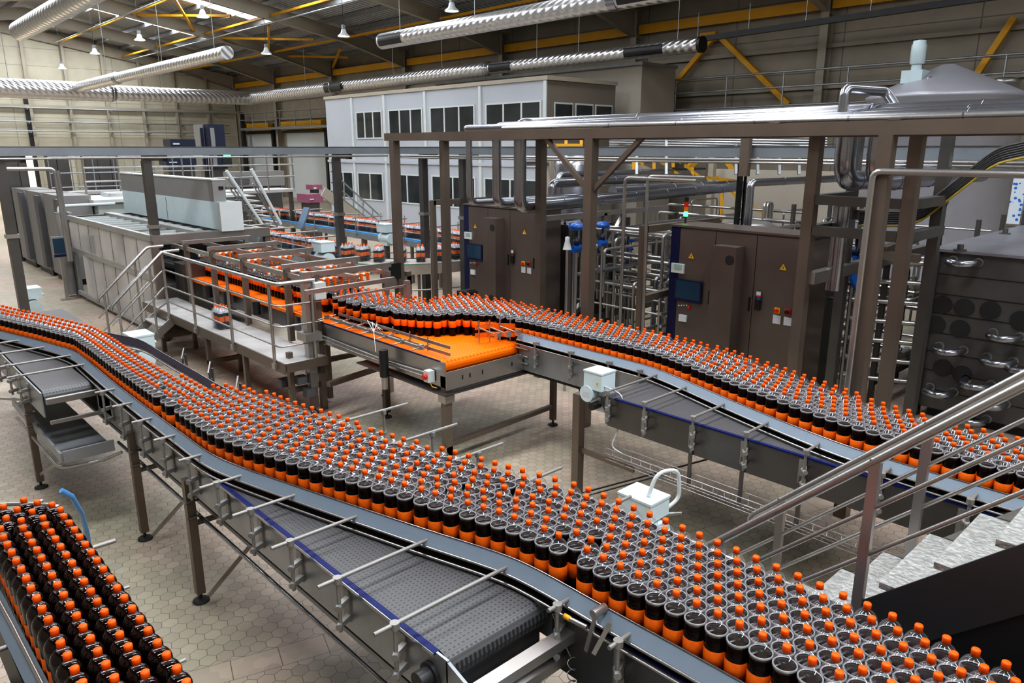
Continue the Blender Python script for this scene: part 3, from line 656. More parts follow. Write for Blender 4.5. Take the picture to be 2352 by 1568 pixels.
B2=relax(fill((-.3,5.7,f2,f2r,.01)),f2,f2r)
f3=lambda y:.36+max(0,(y-3.95))*-1.6; f3r=F([(1,.715),(4.0,.715),(4.3,.66),(4.6,.45)])
B3=relax(fill((1.5,3.95,lambda y:.35,lambda y:.71,.0),dx=.0865,step=.096),lambda y:.35,lambda y:.712)
rg=random.Random(3)
for a_ in range(13):
    for c_ in range(9): B3.append([-.42+a_*.093+(c_%2)*.046,4.0+c_*.084])
def in3(p): 
    if p[1]<3.97: return .35<=p[0]-.0<.67
    return p[0]<.70-.9*max(0,p[1]-4.1) and p[1]<4.70-.05*p[0] and (p[1]>4.26 or p[0]>.38)
B3=[p for p in B3 if in3(p)]
B3=relax(B3,lambda y:.35 if y<3.98 else -.6,F([(1,.712),(4.05,.712),(4.3,.64),(4.75,.30)]),60)
B3=[p for i,p in enumerate(B3) if all(math.hypot(p[0]-q[0],p[1]-q[1])>.088 for q in B3[:i]) and p[1]<4.76]
poly=[(4.66,8.35),(5.12,8.35),(5.22,7.3),(5.90,7.05),(5.96,5.7),(5.44,5.7),(5.42,6.02),(5.30,6.30),(5.10,6.5),(4.86,6.62),(4.72,7.0),(4.62,7.6)]
def inpoly(x,y):
    c=False
    for i in range(len(poly)):
        (x0,y0),(x1,y1)=poly[i-1],poly[i]
        if (y0>y)!=(y1>y) and x<(x1-x0)*(y-y0)/(y1-y0)+x0: c=not c
    return c
BD=[]
for r_ in range(60):
    for c_ in range(40):
        x=4.5+c_*.098+(r_%2)*.049; y=5.66+.0475+r_*.086
        if inpoly(x,y): BD.append([x+rg.uniform(-.016,.016),y+rg.uniform(-.016,.016)])
BD=relax(BD,lambda y:4.4,lambda y:5.96 if y<7.1 else 5.27,30)
BD=[p for p in BD if all(math.hypot(p[0]-q[0],p[1]-q[1])>.091 for q in B2)]
for c_ in range(6):
    for r_ in range(44):
        if rg.random()<.9: BD.append([4.72+c_*.096,8.5+r_*.097+(c_%2)*.04])
ALL=[(p,'A') for p in B1]+[(p,'B') for p in B2]+[(p,'C') for p in B3]+[(p,'D') for p in BD]
def seen(p):
    x,y=proj((p[0],p[1],BZ+.3)); x2,y2=proj((p[0],p[1],BZ)); return -60<x<2420 and (y<1590) and depth((p[0],p[1],BZ+.3))>.5
ALL=[a for a in ALL if seen(a[0])]
ALL.sort(key=lambda a: depth((a[0][0],a[0][1],BZ+.2)))
NEAR,FAR=ALL[:300],ALL[300:]
bd,cp,lb=bottle_parts(20)
proto=bd.build('soda_bottle',[LIQ,FOAM,SHELL],None,'x','bottle',local=True)
c0=cp.build('cap',CAPM,proto,local=True); l0=lb.build('label_band',LABEL,proto,local=True)
GL={'A':('orange-capped cola bottle in the near conveyor crowd toward the lower right','bottles on the near conveyor'),
    'B':('orange-capped cola bottle on the second conveyor behind the stair rails','bottles on the second conveyor'),
    'C':('orange-capped cola bottle in the crowd at the lower left corner','bottles on the lower left conveyor'),
    'D':('clear cola bottle with orange cap on the orange table','bottles on the orange table')}
bd2,_,_=bottle_parts(20); bd2=MB()
bd2.lathe([(.001,.004),(.028,.0),(.040,.004),(.0445,.014),(.0455,.03),(.0455,.095),(.0445,.10),(.0445,.178),(.0455,.184),(.0462,.251),(.0452,.262),(.041,.275),(.034,.287),(.025,.296),(.012,.298),(.001,.298)],(0,0,0),20,0)
bd2.lathe([(.020,.2985),(.0165,.304),(.0135,.309),(.0130,.314)],(0,0,0),20,1)
proto2=bd2.build('soda_bottle',[mat('dark_cola_full',(.006,.0016,.0012),.07,0,.1,10,.5),SHELL],None,'x','bottle',local=True)
cp.build('cap',CAPM,proto2,local=True); lb.build('label_band',LABEL,proto2,local=True); used2=used1=False

for i,(p,g) in enumerate(NEAR):
    if g=='C':
        o=dup(proto2,(0,0,0)) if used2 else proto2; used2=True
    else:
        o=dup(proto,(0,0,0)) if used1 else proto; used1=True
    o.location=(p[0],p[1],BZ); o.rotation_euler=(0,0,random.random()*6)
    o['label'],o['group']=GL[g]
bd,cp,lb=bottle_parts(11); big=MB()
for (p,g) in FAR:
    for part,off in ((bd,0),(cp,3),(lb,4)):
        o=len(big.v); ch=part
        big.v+=[(v[0]+p[0],v[1]+p[1],v[2]+BZ) for v in ch.v]; big.f+=[[i+o for i in f] for f in ch.f]; big.m+=[m+off for m in ch.m]; big.s+=ch.s
big.build('soda_bottles',[LIQ,FOAM,SHELL,CAPM,LABEL],None,'remaining hundreds of orange-capped cola bottles standing farther back along the conveyors and table','bottles',kind='stuff')
print('bottles',len(ALL),len(B1),len(B2),len(B3),len(BD))
# ================================================================ MACHINERY ON THE RIGHT
def D_(px,py,dep): r=ray(px,py); return V((r.x*dep,r.y*dep,HC+r.z*dep))
def face(T,name,c,p0,p1,t,m,out=.0):  # raised rectangle on the plane x=c given by two opposite corners
    a=X_(c,*p0);d=X_(c,*p1)
    return MB().box(c-t,c+out,min(a.y,d.y),max(a.y,d.y),min(a.z,d.z),max(a.z,d.z)).build(name,m,T)
# ---- control cabinets
CABM=mat('cabinet_stainless',(.17,.135,.12),.36,.55,.12,1.2)
def cabinet(label,loc):
    T=thing('control_cabinet',label,'cabinet',(8.41,5.81,0))
    MB().box(8.41,8.98,3.90,5.81,.12,2.19).box(8.38,8.98,3.88,5.83,2.19,2.215).build('body',[CABM],T)
    MB().box(8.45,8.95,3.95,5.76,0,.12).build('plinth',DARK,T)
    MB().box(8.395,8.41,5.67,5.81,.12,2.185).build('navy_panel',NAVY,T)
    for y0,y1 in ((5.135,5.665),(4.56,5.125),(3.93,4.55)):
        Dd=MB().box(8.392,8.41,y0,y1,.15,2.17).build('door',CABM,T)
        MB().box(8.38,8.392,y0+.02,y0+.045,1.22,1.40).build('handle',BLACK,Dd)
    MB().box(8.20,8.392,4.72,5.05,.3,2.02).build('cooling_unit',CABM,T)
    MB().cyl((8.195,4.83,.60),(8.20,4.83,.60),.075,20).build('vent',DARK,T); MB().cyl((8.195,4.80,1.86),(8.2,4.80,1.86),.06,18).build('vent',DARK,T)
    face(T,'touch_screen',8.385,(1549,638),(1611,698),.02,NAVY); face(T,'screen_glass',8.362,(1553,642),(1606,692),.002,SCREEN)
    L=face(T,'small_display',8.39,(1545,603),(1572,628),.03,WHITE); face(T,'lcd',8.358,(1549,606),(1566,620),.002,LCD)
    for k in range(4): 
        p=X_(8.39,1560+6*k,701); MB().cyl((8.375,p.y,p.z),(8.39,p.y,p.z),.008,8).build('button',WHITE,T)
    p=X_(8.39,1584,705); MB().cyl((8.36,p.y,p.z),(8.39,p.y,p.z),.02,10).build('stop_button',RED,T)
    face(T,'key_switch_box',8.39,(1562,721),(1578,739),.03,WHITE)
    for q in ((1588,587),(1799,613)):
        p=X_(8.388,*q); s_=.045; MB().add([(8.386,p.y+s_,p.z-s_*.8),(8.386,p.y-s_,p.z-s_*.8),(8.386,p.y,p.z+s_*.9)],[(0,1,2)]).build('warning_sign',YELLOW,T)
        MB().add([(8.3845,p.y+.006,p.z-.02),(8.3845,p.y-.008,p.z-.02),(8.3845,p.y+.002,p.z+.022)],[(0,1,2)]).build('bolt_mark',BLACK,T)
    face(T,'door_lock',8.388,(1737,680),(1746,712),.03,BLACK); face(T,'lock_tag',8.357,(1738,669),(1747,679),.002,PAPER); face(T,'red_tag',8.356,(1738,679),(1747,684),.002,RED); face(T,'blue_tag',8.356,(1738,684),(1747,689),.002,VBLUE)
    for q,m in (((1786,713),RED),((1810,716),BLACK)):
        p=X_(8.39,*q); MB().box(8.375,8.39,p.y-.035,p.y+.035,p.z-.035,p.z+.035).build('switch_plate',YELLOW if m is RED else RED,T); MB().cyl((8.34,p.y,p.z),(8.375,p.y,p.z),.024,12).build('rotary_switch',m,T)
    face(T,'notice',8.388,(1776,722),(1792,745),.003,PAPER); face(T,'notice',8.388,(1801,727),(1817,749),.003,PAPER)
    for z in (2.0,1.0,.3): MB().box(8.38,8.392,3.895,3.93,z,z+.09).build('hinge',BLACK,T)
    return T
cab=cabinet('brown stainless control cabinet, nearer of the two, behind the second conveyor','')
cab1=dup(cab,(8.82,10.68,0),0,'brown stainless control cabinet, farther of the two, left of the pipework','control cabinets'); cab['group']='control cabinets'
# boxes beside the cabinets
T=thing('pump_housing','dark steel housing box behind the nearer control cabinet','housing',(9.4,4.2,0))
MB().box(9.25,9.95,4.15,4.75,0,1.75).build('body',STEELD,T); MB().box(9.1,9.2,4.02,4.1,0,2.05).build('post',BROWN,T)
T=thing('pump_housing','tall dark steel housing right behind the farther control cabinet','housing',(9.9,8.9,0))
MB().box(9.6,10.6,8.6,9.3,0,1.9).build('body',STEELD,T)
def stack_light(p,label,lit):
    T=thing('signal_tower',label,'signal light',p); p=V(p)
    MB().cyl(p,p+V((0,0,.09)),.012,8).build('stem',BLACK,T)
    for k,(nm,c,e) in enumerate((('green_lamp',(.0,.5,.05),lit=='g'),('amber_lamp',(.6,.15,.0),lit=='r'),('red_lamp',(.5,.01,.0),lit=='r'),('black_cap',(.01,.01,.01),False))):
        m=emis('lit_'+nm,(0.05,1,.15) if 'green' in nm else (1,.12,.02),4.) if e else mat('unlit_'+nm,c,.3)
        MB().cyl(p+V((0,0,.09+k*.065)),p+V((0,0,.15+k*.065)),.03,12).build(nm,m,T)
stack_light(G(1574,512,2.216),'signal tower with the green lamp lit on top of the nearer cabinet','g')
stack_light((9.2,X_(9.2,1082,462).y,2.216),'signal tower with red and amber lamps lit behind the farther cabinet','r')
T=thing('motor','small black motor with yellow cable beside the farther cabinet','motor',(7.9,10.0,0)); p=X_(8.0,1076,676)
MB().box(7.85,8.1,p.y-.13,p.y+.13,p.z-.1,p.z+.07).build('body',BLACK,T)
for k in range(5): MB().cyl((7.9+.04*k,p.y-.1,p.z+.07),(7.9+.04*k,p.y-.1,p.z+.1),.012,6).build('plug',BLACK,T)
MB().box(7.9,8.05,p.y-.08,p.y+.08,0,p.z-.1).build('stand',STEELD,T)
MB().tube([(7.85,p.y-.1,p.z),(7.8,p.y-.15,p.z-.05),(7.8,p.y-.2,p.z-.15)],.008,5).build('cable',YELLOW,T)
# ---- pipe rack of square posts
T=thing('pipe_rack','tall frame of square brown steel posts carrying the shiny insulated pipes','pipe rack',(6.3,4,0))
w=.11
RF=[(6.3,9.18),(6.3,5.45),(6.3,2.38)]; RB=[(7.3,9.3),(7.3,7.2),(7.3,3.42),(7.3,2.5)]
for x,y in RF+RB: MB().box(x-w/2,x+w/2,y-w/2,y+w/2,0,3.30).build('post',BROWN,T)
for x in (6.3,7.3): MB().box(x-w/2,x+w/2,-1.5,9.35,3.30,3.405).build('beam',BROWN,T)
for y in (9.25,7.2,5.45,3.42,2.4,.2): MB().box(6.36,7.24,y-.05,y+.05,3.31,3.395).build('cross_beam',BROWN,T)
for y in (-1,1): MB().bar((6.3,5.45,2.72),(6.3,5.45+y*.68,3.31),.05).build('brace',BROWN,T)
# inner frame that holds the big elbows
T=thing('pipe_support_frame','dark square-tube frame holding the big chrome elbows beside the rack','frame',(7.6,3.2,0))
for x,y in ((8.25,3.42),(8.25,2.55)): MB().box(x-.05,x+.05,y-.05,y+.05,0,3.35).build('post',STEELD,T)
for z in (2.66,2.36):
    MB().box(7.36,8.2,3.37,3.47,z,z+.09).build('beam',STEELD,T); MB().box(7.36,8.2,2.45,2.55,z,z+.09).build('beam',STEELD,T)
    MB().box(7.25,7.35,2.56,3.36,z,z+.09).build('beam',STEELD,T)
for z in (1.86,): MB().box(7.3,11.0,3.3,3.4,z,z+.12).build('beam',STEEL,T)
MB().box(10.9,11.0,3.3,3.4,0,2.55).build('post',STEELD,T); MB().box(8.3,11.0,3.3,3.4,2.45,2.55).build('beam',STEEL,T)
# ---- insulated pipes on the rack
def pipe(label,pts,r,bend=.12,m=CHROME,n=14,rings=True,name='insulated_pipe',group=None,step=.9):
    T=thing(name,label,'pipe',pts[0],group)
    MB().tube(pts,r,n,bend=bend).build('pipe_body',m,T)
    if rings:
        for a,c in zip(pts,pts[1:]):
            a=V(a);c=V(c);L=(c-a).length; k=int(L/step)
            for i in range(1,k+1):
                p=a+(c-a)*(i/(k+1)); d=(c-a).normalized(); MB().cyl(p-d*.008,p+d*.008,r*1.05,n).build('joint_band',CHROME,T)
    return T
za,zb_,zc=3.56,3.58,3.68
pipe('thinnest insulated pipe on the rack front, dropping first at its left end',[(9.0,8.05,2.46),(6.75,8.05,2.46),(6.75,8.05,3.455),(6.62,7.95,3.455),(6.62,-1.5,3.455)],.045)
pipe('middle insulated pipe on the rack, dropping second from the left',[(9.4,7.65,2.46),(6.9,7.65,2.46),(6.9,7.65,3.475),(6.9,2.9,3.475),(6.9,-1.5,3.475)],.062)
pipe('thick insulated pipe of the rack with a wide elbow above the farther cabinet',[(13.0,7.45,2.50),(7.05,7.35,2.42),(7.05,7.35,3.50),(7.12,7.2,3.50),(7.12,-1.5,3.50)],.085)
pipe('insulated pipe loop standing up out of the rack pipes',[(6.78,2.97,3.45),(6.78,2.97,3.70),(7.35,2.85,3.70),(7.35,2.7,3.5)],.045,.06)
pipe('slim bare pipe lying at the rack front edge',[(6.42,7.0,3.433),(6.42,-1.5,3.433)],.028,0,TUBE)
pipe('first big chrome elbow pipe, left of the pair',[(7.58,3.25,3.4),(7.58,3.25,2.88),(9.4,3.25,2.88)],.10,.22,step=.35)
pipe('second big chrome elbow pipe, right of the pair',[(7.60,2.95,3.4),(7.60,2.95,2.88),(11.0,2.95,2.88)],.095,.22,step=.5)
pipe('vertical chrome pipe below the elbows, ending at blue valves',[(7.75,3.3,2.62),(7.75,3.3,1.75)],.08,0,step=.3)
pipe('long insulated pipe bending down behind the nearer cabinet',[(10.3,8.4,2.46),(14.2,8.0,2.46),(14.2,8.0,1.6)],.11,.35)
pipe('bright insulated pipe with a mitred left end above the skid',[(9.3,8.9,2.3),(9.3,8.9,2.62),(13.4,8.9,2.62)],.08,.1)
pipe('second bright insulated pipe running right above the skid',[(10.2,9.6,2.3),(10.2,9.6,2.72),(15.0,9.6,2.72)],.06,.1)
pipe('thin bright pipe at the very back above the skid',[(12.0,12.6,2.85),(19.0,12.6,2.85)],.05,.1)
pipe('mid bright pipe with a right-angle bend left of the nearer cabinet top',[(9.9,5.55,1.6),(9.9,5.55,2.72),(14,5.2,2.72)],.055,.08)
T=pipe('thin bent handrail-like tube in front of the elbows',[(6.22,2.43,.2),(6.22,2.43,3.02),(6.3,1.4,3.02),(6.5,-1,3.02)],.028,.06,TUBE,8,False,'bent_tube')
# two tall thin tubes, bent to the right at the top
pipe('tall thin tube with bent top, left one',[V((X_(7.7,1424,765).x,X_(7.7,1424,765).y,0)),X_(7.7,1436,408),X_(7.7,1600,416)],.022,.08,TUBE,8,False,'bent_tube')
pipe('tall thin tube with bent top, right one',[V((X_(7.9,1479,745).x,X_(7.9,1479,745).y,0)),X_(7.9,1488,405),X_(7.9,1620,408)],.022,.08,TUBE,8,False,'bent_tube')
# ---- frames of the process skid
def portal(label,ps,w=.1,m=BROWN):
    T=thing('skid_frame',label,'frame',ps[0][0]); 
    for a,c in ps: MB().bar(a,c,w).build('frame_bar',m,T)
    return T
p1=V((7.6,8.55,0)); 
portal('low portal frame left of the farther cabinet',[((8.3,10.95,0),(8.3,10.95,2.28)),((8.3,10.95,2.24),(9.6,10.95,2.24))],.09)
portal('portal frame right of the farther cabinet, with slanted braces',[((8.55,8.45,0),(8.55,8.45,2.15)),((8.55,8.45,2.1),(12,8.45,2.1)),((9.6,8.45,2.05),(10.1,8.45,1.4)),((10.15,8.45,0),(10.15,8.45,2.1)),((10.2,8.45,1.4),(10.7,8.45,2.05)),((9.1,8.45,.2),(10.1,8.45,.9))],.08,STEEL)
portal('portal frame left of the nearer cabinet',[((8.1,6.05,0),(8.1,6.05,2.2)),((8.1,6.05,2.15),(9.9,6.05,2.15)),((8.1,6.05,1.2),(9.9,6.05,1.25))],.09)
portal('portal frame behind the heat exchanger side',[((9.0,3.35,0),(9.0,3.35,2.1)),((9.0,3.35,2.0),(9.0,2.9,2.0)),((10.4,3.2,0),(10.4,3.2,2.2)),((9.0,3.3,2.05),(10.4,3.3,2.15))],.09)
# ---- skid pipework
rs=random.Random(11)
def vrun(x,y,z0,z1,r): return ((x,y,z0),(x,y,z1))
def clutter(label,x0,x1,y0,y1,z0,z1,n,base):
    T=thing('pipe_skid',label,'pipework',((x0+x1)/2,(y0+y1)/2,0))
    ys=[y0+(y1-y0)*k/4 for k in range(5)]
    for k in range(n):
        r=rs.choice((.018,.025,.025,.035)); y=rs.choice(ys)+rs.uniform(-.05,.05); z=rs.uniform(z0,z1); xa=rs.uniform(x0,(x0+x1)/2); xb=rs.uniform((x0+x1)/2,x1)
        t=rs.random()
        if t<.45: pts=[(xa,y,max(0,z-rs.uniform(.2,.9))),(xa,y,z),(xb,y,z),(xb,y,max(0,z-rs.uniform(.1,.7)))]
        elif t<.7: pts=[(xa,y0,z),(xa,y1,z),(xa,y1,max(.05,z-.5))]
        elif t<.9: pts=[(xa,y,.05),(xa,y,min(z1,z+.5)),(xa+.2,y,min(z1,z+.5)),(xa+.2,y,z*.5)]
        else: pts=[(x0,y,z),(x1,y,z)]
        MB().tube(pts,r,8,bend=.07).build('tube',rs.choice((TUBE,TUBE,STEEL,CHROME)),T)
    for x in (x0,(x0+x1)/2,x1):
        for y in (y0,y1): MB().bar((x,y,0),(x,y,z1+.05),.06).build('post',STEELD,T)
    MB().bar((x0,y0,.3),(x1,y0,.3),.06,.1).build('base_frame',STEELD,T); MB().bar((x0,y1,.3),(x1,y1,.3),.06,.1).build('base_frame',STEELD,T)
    for k in range(base):
        x=rs.uniform(x0,x1);y=rs.uniform(y0,y1); MB().cyl((x,y,.35),(x+.35,y,.35),.11,14).build('pump_body',TUBE,T); MB().cyl((x,y,0),(x,y,.3),.04,8).build('pump_foot',STEELD,T)
    return T
clutter('tangle of bright tubes and frames between the two control cabinets',9.2,12.2,5.9,8.35,.2,1.95,72,4)
clutter('denser back row of bright tubes behind the skid between the cabinets',12.6,15.5,6.2,9.4,.6,2.2,34,2)
clutter('tangle of tubes right behind the nearer cabinet, toward the heat exchanger',9.6,12.6,3.45,5.0,.3,1.8,36,2)
clutter('tubes running behind the left end of the heat exchanger',12.9,15.5,3.4,6.0,.5,2.1,20,1)
T=thing('equipment_block','dark steel equipment block deep behind the tangle of tubes','equipment',(13,8,0))
MB().box(12.9,14.0,6.6,9.4,0,1.5).build('body',STEELD,T); MB().box(13.1,13.8,7,9,1.5,1.7).build('top_box',GREYD,T)
T=thing('pipe_manifold','bank of parallel bright tubes right of the tall bent tubes','pipework',(10,6,1.3))
for k in range(7): MB().tube([(9.0,6.3,1.1+k*.14),(10.6,6.35,1.1+k*.14),(11.6,6.2,1.1+k*.14)],.028,8,bend=.1).build('tube',CHROME,T)
T=thing('pipe_manifold','bank of parallel bright tubes entering the heat exchanger left side','pipework',(9.3,3.1,1))
for k in range(7): MB().tube([(9.35,3.9,.35+k*.25),(9.65,3.25,.35+k*.25),(9.8,2.9,.35+k*.25)],.032,8).build('tube',TUBE,T)
def valve(p,label,s=1.,tilt=0):
    T=thing('diaphragm_valve',label,'valve',p); p=V(p)
    MB().lathe([(.02*s,-.30*s),(.05*s,-.28*s),(.05*s,-.2*s),(.02*s,-.18*s),(.02*s,-.05*s),(.05*s,-.04*s)],p,10).build('yoke',NAVY,T)
    MB().lathe([(.03*s,-.05*s),(.12*s,-.04*s),(.14*s,0),(.14*s,.02*s),(.11*s,.06*s),(.03*s,.08*s),(.001,.08*s)],p,16).build('actuator',VBLUE,T)
    MB().cyl((p.x,p.y,0),p+V((0,0,-.4*s)),.022,8).build('riser_pipe',TUBE,T)
    MB().cyl(p+V((-.1*s,0,-.34*s)),p+V((.1*s,0,-.34*s)),.06*s,12).build('valve_body',VBLUE,T)
for i,(px,py,d,s_,lb_) in enumerate(((1325,522,10.2,1.2,'blue mushroom-topped valve right of the farther cabinet'),(1385,518,11.6,1.1,'blue valve partly behind the braced rack post'),(1298,497,13,.7,'small blue valve top far behind the farther cabinet'),
      (1878,532,10.2,1.1,'blue valve top peeking over the nearer cabinet'),(1912,534,9.8,1.1,'second blue valve top over the nearer cabinet right end'),(1970,538,8.9,1.25,'largest blue valve under the vertical chrome pipe'),
      (2040,570,10.5,.9,'blue valve between the rack posts'),(1450,553,13,.6,'small blue valve deep in the skid'))):
    valve(D_(px,py,d),lb_,s_*.72)
T=thing('actuator','tilted chrome cylinder with a blue elbow beside the rack post','actuator',D_(1950,600,9.0)); a=D_(1935,585,9.0); c=D_(1962,618,8.9)
MB().cyl(a,c,.075,16).cyl(c,c+(c-a)*.15,.09,16).build('cylinder',CHROME,T); MB().tube([c,D_(1962,640,8.9),D_(1975,665,8.9)],.06,10,bend=.1).build('elbow',VBLUE,T); e_=D_(1975,665,8.9); MB().cyl((e_.x,e_.y,0),e_,.035,10).build('riser_pipe',TUBE,T)
b=D_(1303,562,9.6); MB_t=1; T=thing('transmitter','small white conical transmitter right of the farther cabinet','instrument',b); MB().lathe([(.06,-.06),(.05,-.03),(.03,.05),(.03,.1),(.001,.11)],b,12).build('body',WHITE,T); MB().cyl((b.x,b.y,0),(b.x,b.y,b.z-.05),.02,8).build('riser_pipe',TUBE,T)
# ---- round vessels
T=thing('storage_tank','big pale cone-topped tank with a stirrer motor, upper right','tank',(17.5,5.6,0))
MB().lathe([(1.45,.6),(1.45,4.15),(1.48,4.17),(1.48,4.23),(1.4,4.27),(.12,4.85),(.001,4.86)],(17.5,5.6,0),40).build('shell',mat('tank_paint',(.42,.42,.46),.4,.3,.03),T)
for k in range(4): MB().cyl((17.5+1.1*math.cos(k*1.57+.7),5.6+1.1*math.sin(k*1.57+.7),0),(17.5+1.1*math.cos(k*1.57+.7),5.6+1.1*math.sin(k*1.57+.7),.65),.07,8).build('leg',STEEL,T)
q=V((16.9,6.0,4.12)); MB().box(q.x-.22,q.x+.22,q.y-.2,q.y+.2,q.z+.35,q.z+.6).build('gearbox',WHITE2,T)
for dx,dy in ((-.18,-.15),(.18,-.15),(-.18,.15),(.18,.15)): MB().cyl((q.x+dx,q.y+dy,q.z-.1),(q.x+dx,q.y+dy,q.z+.36),.022,6).build('motor_stand',TUBE,T)
MB().cyl(q+V((0,0,.6)),q+V((0,0,.72)),.1,14).lathe([(.12,.72),(.14,.75),(.14,1.08),(.12,1.12),(.12,1.17),(.001,1.19)],q,16).build('stirrer_motor',WHITE2,T)
MB().tube([q+V((-.2,-.3,-.3)),q+V((-.2,-.3,.45)),q+V((.5,-.7,.2)),q+V((1.2,-1.2,.25)),q+V((1.3,-1.3,0))],.035,8,bend=.1).build('vent_pipe',TUBE,T)
MB().lathe([(.25,0),(.25,.18),(.28,.19),(.28,.24),(.15,.3),(.001,.31)],(18.1,4.7,4.28),18).build('manhole',STEEL,T)
T=thing('small_vessel','small round-topped steel vessel just behind the nearer cabinet','tank',(10.9,6.05,0)); T.location=(10.95,6.1,0); T['_o']=(10.95,6.1,0)
MB().lathe([(.46,.4),(.46,1.92),(.44,2.0),(.3,2.06),(.001,2.09)],(10.95,6.1,0),28).build('shell',STEEL,T); MB().tube([(10.9,6.1,2.07),(10.9,6.1,2.13),(11.0,6.1,2.13),(11.0,6.1,2.07)],.012,6,bend=.03).build('lifting_eye',STEEL,T)
for a_ in (0,2.1,4.2): MB().cyl((10.95+.35*math.cos(a_),6.1+.35*math.sin(a_),0),(10.95+.35*math.cos(a_),6.1+.35*math.sin(a_),.45),.03,6).build('leg',STEEL,T)
for px,r_,lb_ in ((1318,.42,'rounded steel vessel at the back, above the skid, left one'),(1345,.33,'rounded steel vessel at the back, above the skid, right one')):
    p=D_(px,380,16.); T=thing('small_vessel',lb_,'tank',(p.x,p.y,0)); MB().lathe([(r_,1.),(r_,2.85),(r_*.85,3.05),(r_*.4,3.17),(.001,3.19)],(p.x,p.y,0),24).build('shell',CHROME,T); MB().lathe([(r_*.5,0),(r_*.5,1.0)],(p.x,p.y,0),12).build('skirt',STEEL,T)
# ---- plate heat exchanger block at the right
T=thing('heat_exchanger','large dark riveted steel heat exchanger block with chrome return bends, right side','heat exchanger',(11,1.5,0))
HXM=mat('heat_exchanger_steel',(.13,.125,.125),.4,.55,.14,2.)
MB().box(9.62,13.5,-2.5,2.93,.12,2.03).build('body',HXM,T); MB().box(9.56,13.5,-2.5,2.98,2.03,2.06).build('top_plate',mat('hx_top',(.36,.36,.40),.35,.7,.12,2),T)
MB().box(9.57,9.68,2.87,2.98,0,2.04).build('corner_post',STEELD,T); MB().box(9.7,13.4,-2.4,2.8,0,.12).build('plinth',DARK,T)
for k in range(1,8):
    z=.12+k*.235; MB().box(9.612,9.621,-2.5,2.87,z-.004,z+.004).build('seam',BLACK,T)
for px,py in ((2165,700),(2215,706),(2275,712),(2150,745),(2205,755),(2165,845),(2210,860),(2345,735)):
    p=X_(9.615,px,py); MB().cyl((9.60,p.y,p.z),(9.617,p.y,p.z),.105,20).build('port_cover',DARK,T)
for i,(px,py) in enumerate(((2205,604),(2300,775),(2172,806),(2285,832),(2150,902),(2235,885),(2268,930),(2345,850),(2225,965))):
    p=X_(9.4,px,py); y=p.y;z=p.z; pts=[(9.62,y+.13,z),(9.45,y+.13,z)]+[(9.45-.13*math.sin(t),y+.13*math.cos(t),z) for t in [math.pi*k/8 for k in range(1,8)]]+[(9.45,y-.13,z),(9.62,y-.13,z)]
    B_=MB().tube(pts,.042,12); L=B_.build('return_bend',CHROME,T); 
    for s_ in (1,-1): MB().cyl((9.60,y+s_*.13,z),(9.615,y+s_*.13,z),.052,16).build('flange',STEEL,L)
for px,py in ((2308,537),(2205,575)):
    p=G(px,py,2.06); MB().cyl(p,p+V((0,0,.07)),.035,12).cyl(p,p+V((0,0,.012)),.07,14).build('top_stub',STEELD,T)
# ---- cable tray at eye height, turning the corner
TR=mat('cable_tray_zinc',(.27,.30,.33),.45,.6,.08,4)
T=thing('cable_tray','long grey cable tray crossing the whole hall at eye height with a corner','cable tray',(8.8,10,3.1))
b=MB(); xt=8.9
b.box(-.5,xt,13.1,13.14,3.09,3.22).box(-.5,xt,13.1,13.5,3.085,3.09); b.build('tray',TR,T)
b=MB(); b.box(xt,xt+.04,-1.5,13.1,3.09,3.22).box(xt,xt+.35,-1.5,13.1,3.085,3.09); b.build('tray',TR,T)
b=MB().box(-.5,xt,13.09,13.10,3.215,3.225).box(xt-.01,xt,-1.5,13.1,3.215,3.225); b.build('tray_lip',CHROME,T)
for z in (3.055,3.02): MB().tube([(8.86,12.9,z),(8.86,-1.5,z)],.018,8).build('conduit',TUBE,T)
MB().tube([(-.5,13.08,3.05),(8.8,13.08,3.05)],.018,8).build('conduit',TUBE,T)
def traypost(x,y,label,w=.13,z=3.0,arm=(.42,0)):
    T=thing('tray_post',label,'post',(x,y,0)); MB().box(x-w/2,x+w/2,y-w/2,y+w/2,0,z).build('column',STEELD,T)
    MB().box(x-.05,x+.25,y-.07,y+.07,z,z+.085).build('bracket_arm',STEELD,T); MB().box(x+.25,x+.32,y-.07,y+.07,z-.01,z+.09).build('end_cap',BLACK,T)
    MB().box(x-w/2-.02,x+w/2+.02,y-w/2-.02,y+w/2+.02,1.9,1.96).build('collar',STEEL,T)
traypost(4.17,13.2,'grey square post of the tray standing at the left platform stair'); traypost(7.68,13.2,'grey square post of the tray left of the curved pack conveyor')
traypost(2.15,13.2,'dark square post at the far left picture edge')
traypost(9.0,12.15,'grey square tray post in front of the office windows, right of the black motor'); traypost(9.0,10.9,'square tray post just left of the farther cabinet')
for px in (1720,):
    p=X_(8.9,px,330); T=thing('tray_hanger','short brown hanger holding the tray above the nearer cabinet','hanger',(8.9,p.y,2.8)); MB().box(8.8,8.88,p.y-.06,p.y+.06,2.85,3.36).build('arm',BROWN,T)
T=thing('cable_ladder_riser','black vertical cable ladder rising behind the nearer cabinet','cable ladder',(9.3,5.35,0))
for dx in (0,.18): MB().bar((9.3+dx,5.4,0),(9.3+dx,5.4,3.05),.03).build('stile',BLACK,T)
for k in range(20): MB().bar((9.3,5.4,1.05+.1*k),(9.48,5.4,1.05+.1*k),.008).build('rung',BLACK,T)
for k in range(5): MB().cyl((9.33+.03*k,5.43,1.0),(9.33+.03*k,5.43,3.05),.012,6).build('cable',DARK,T)
T=thing('cable_ladder_riser','black slanted cable bundle climbing to the right edge before the tank','cable ladder',(7,2,2.5))
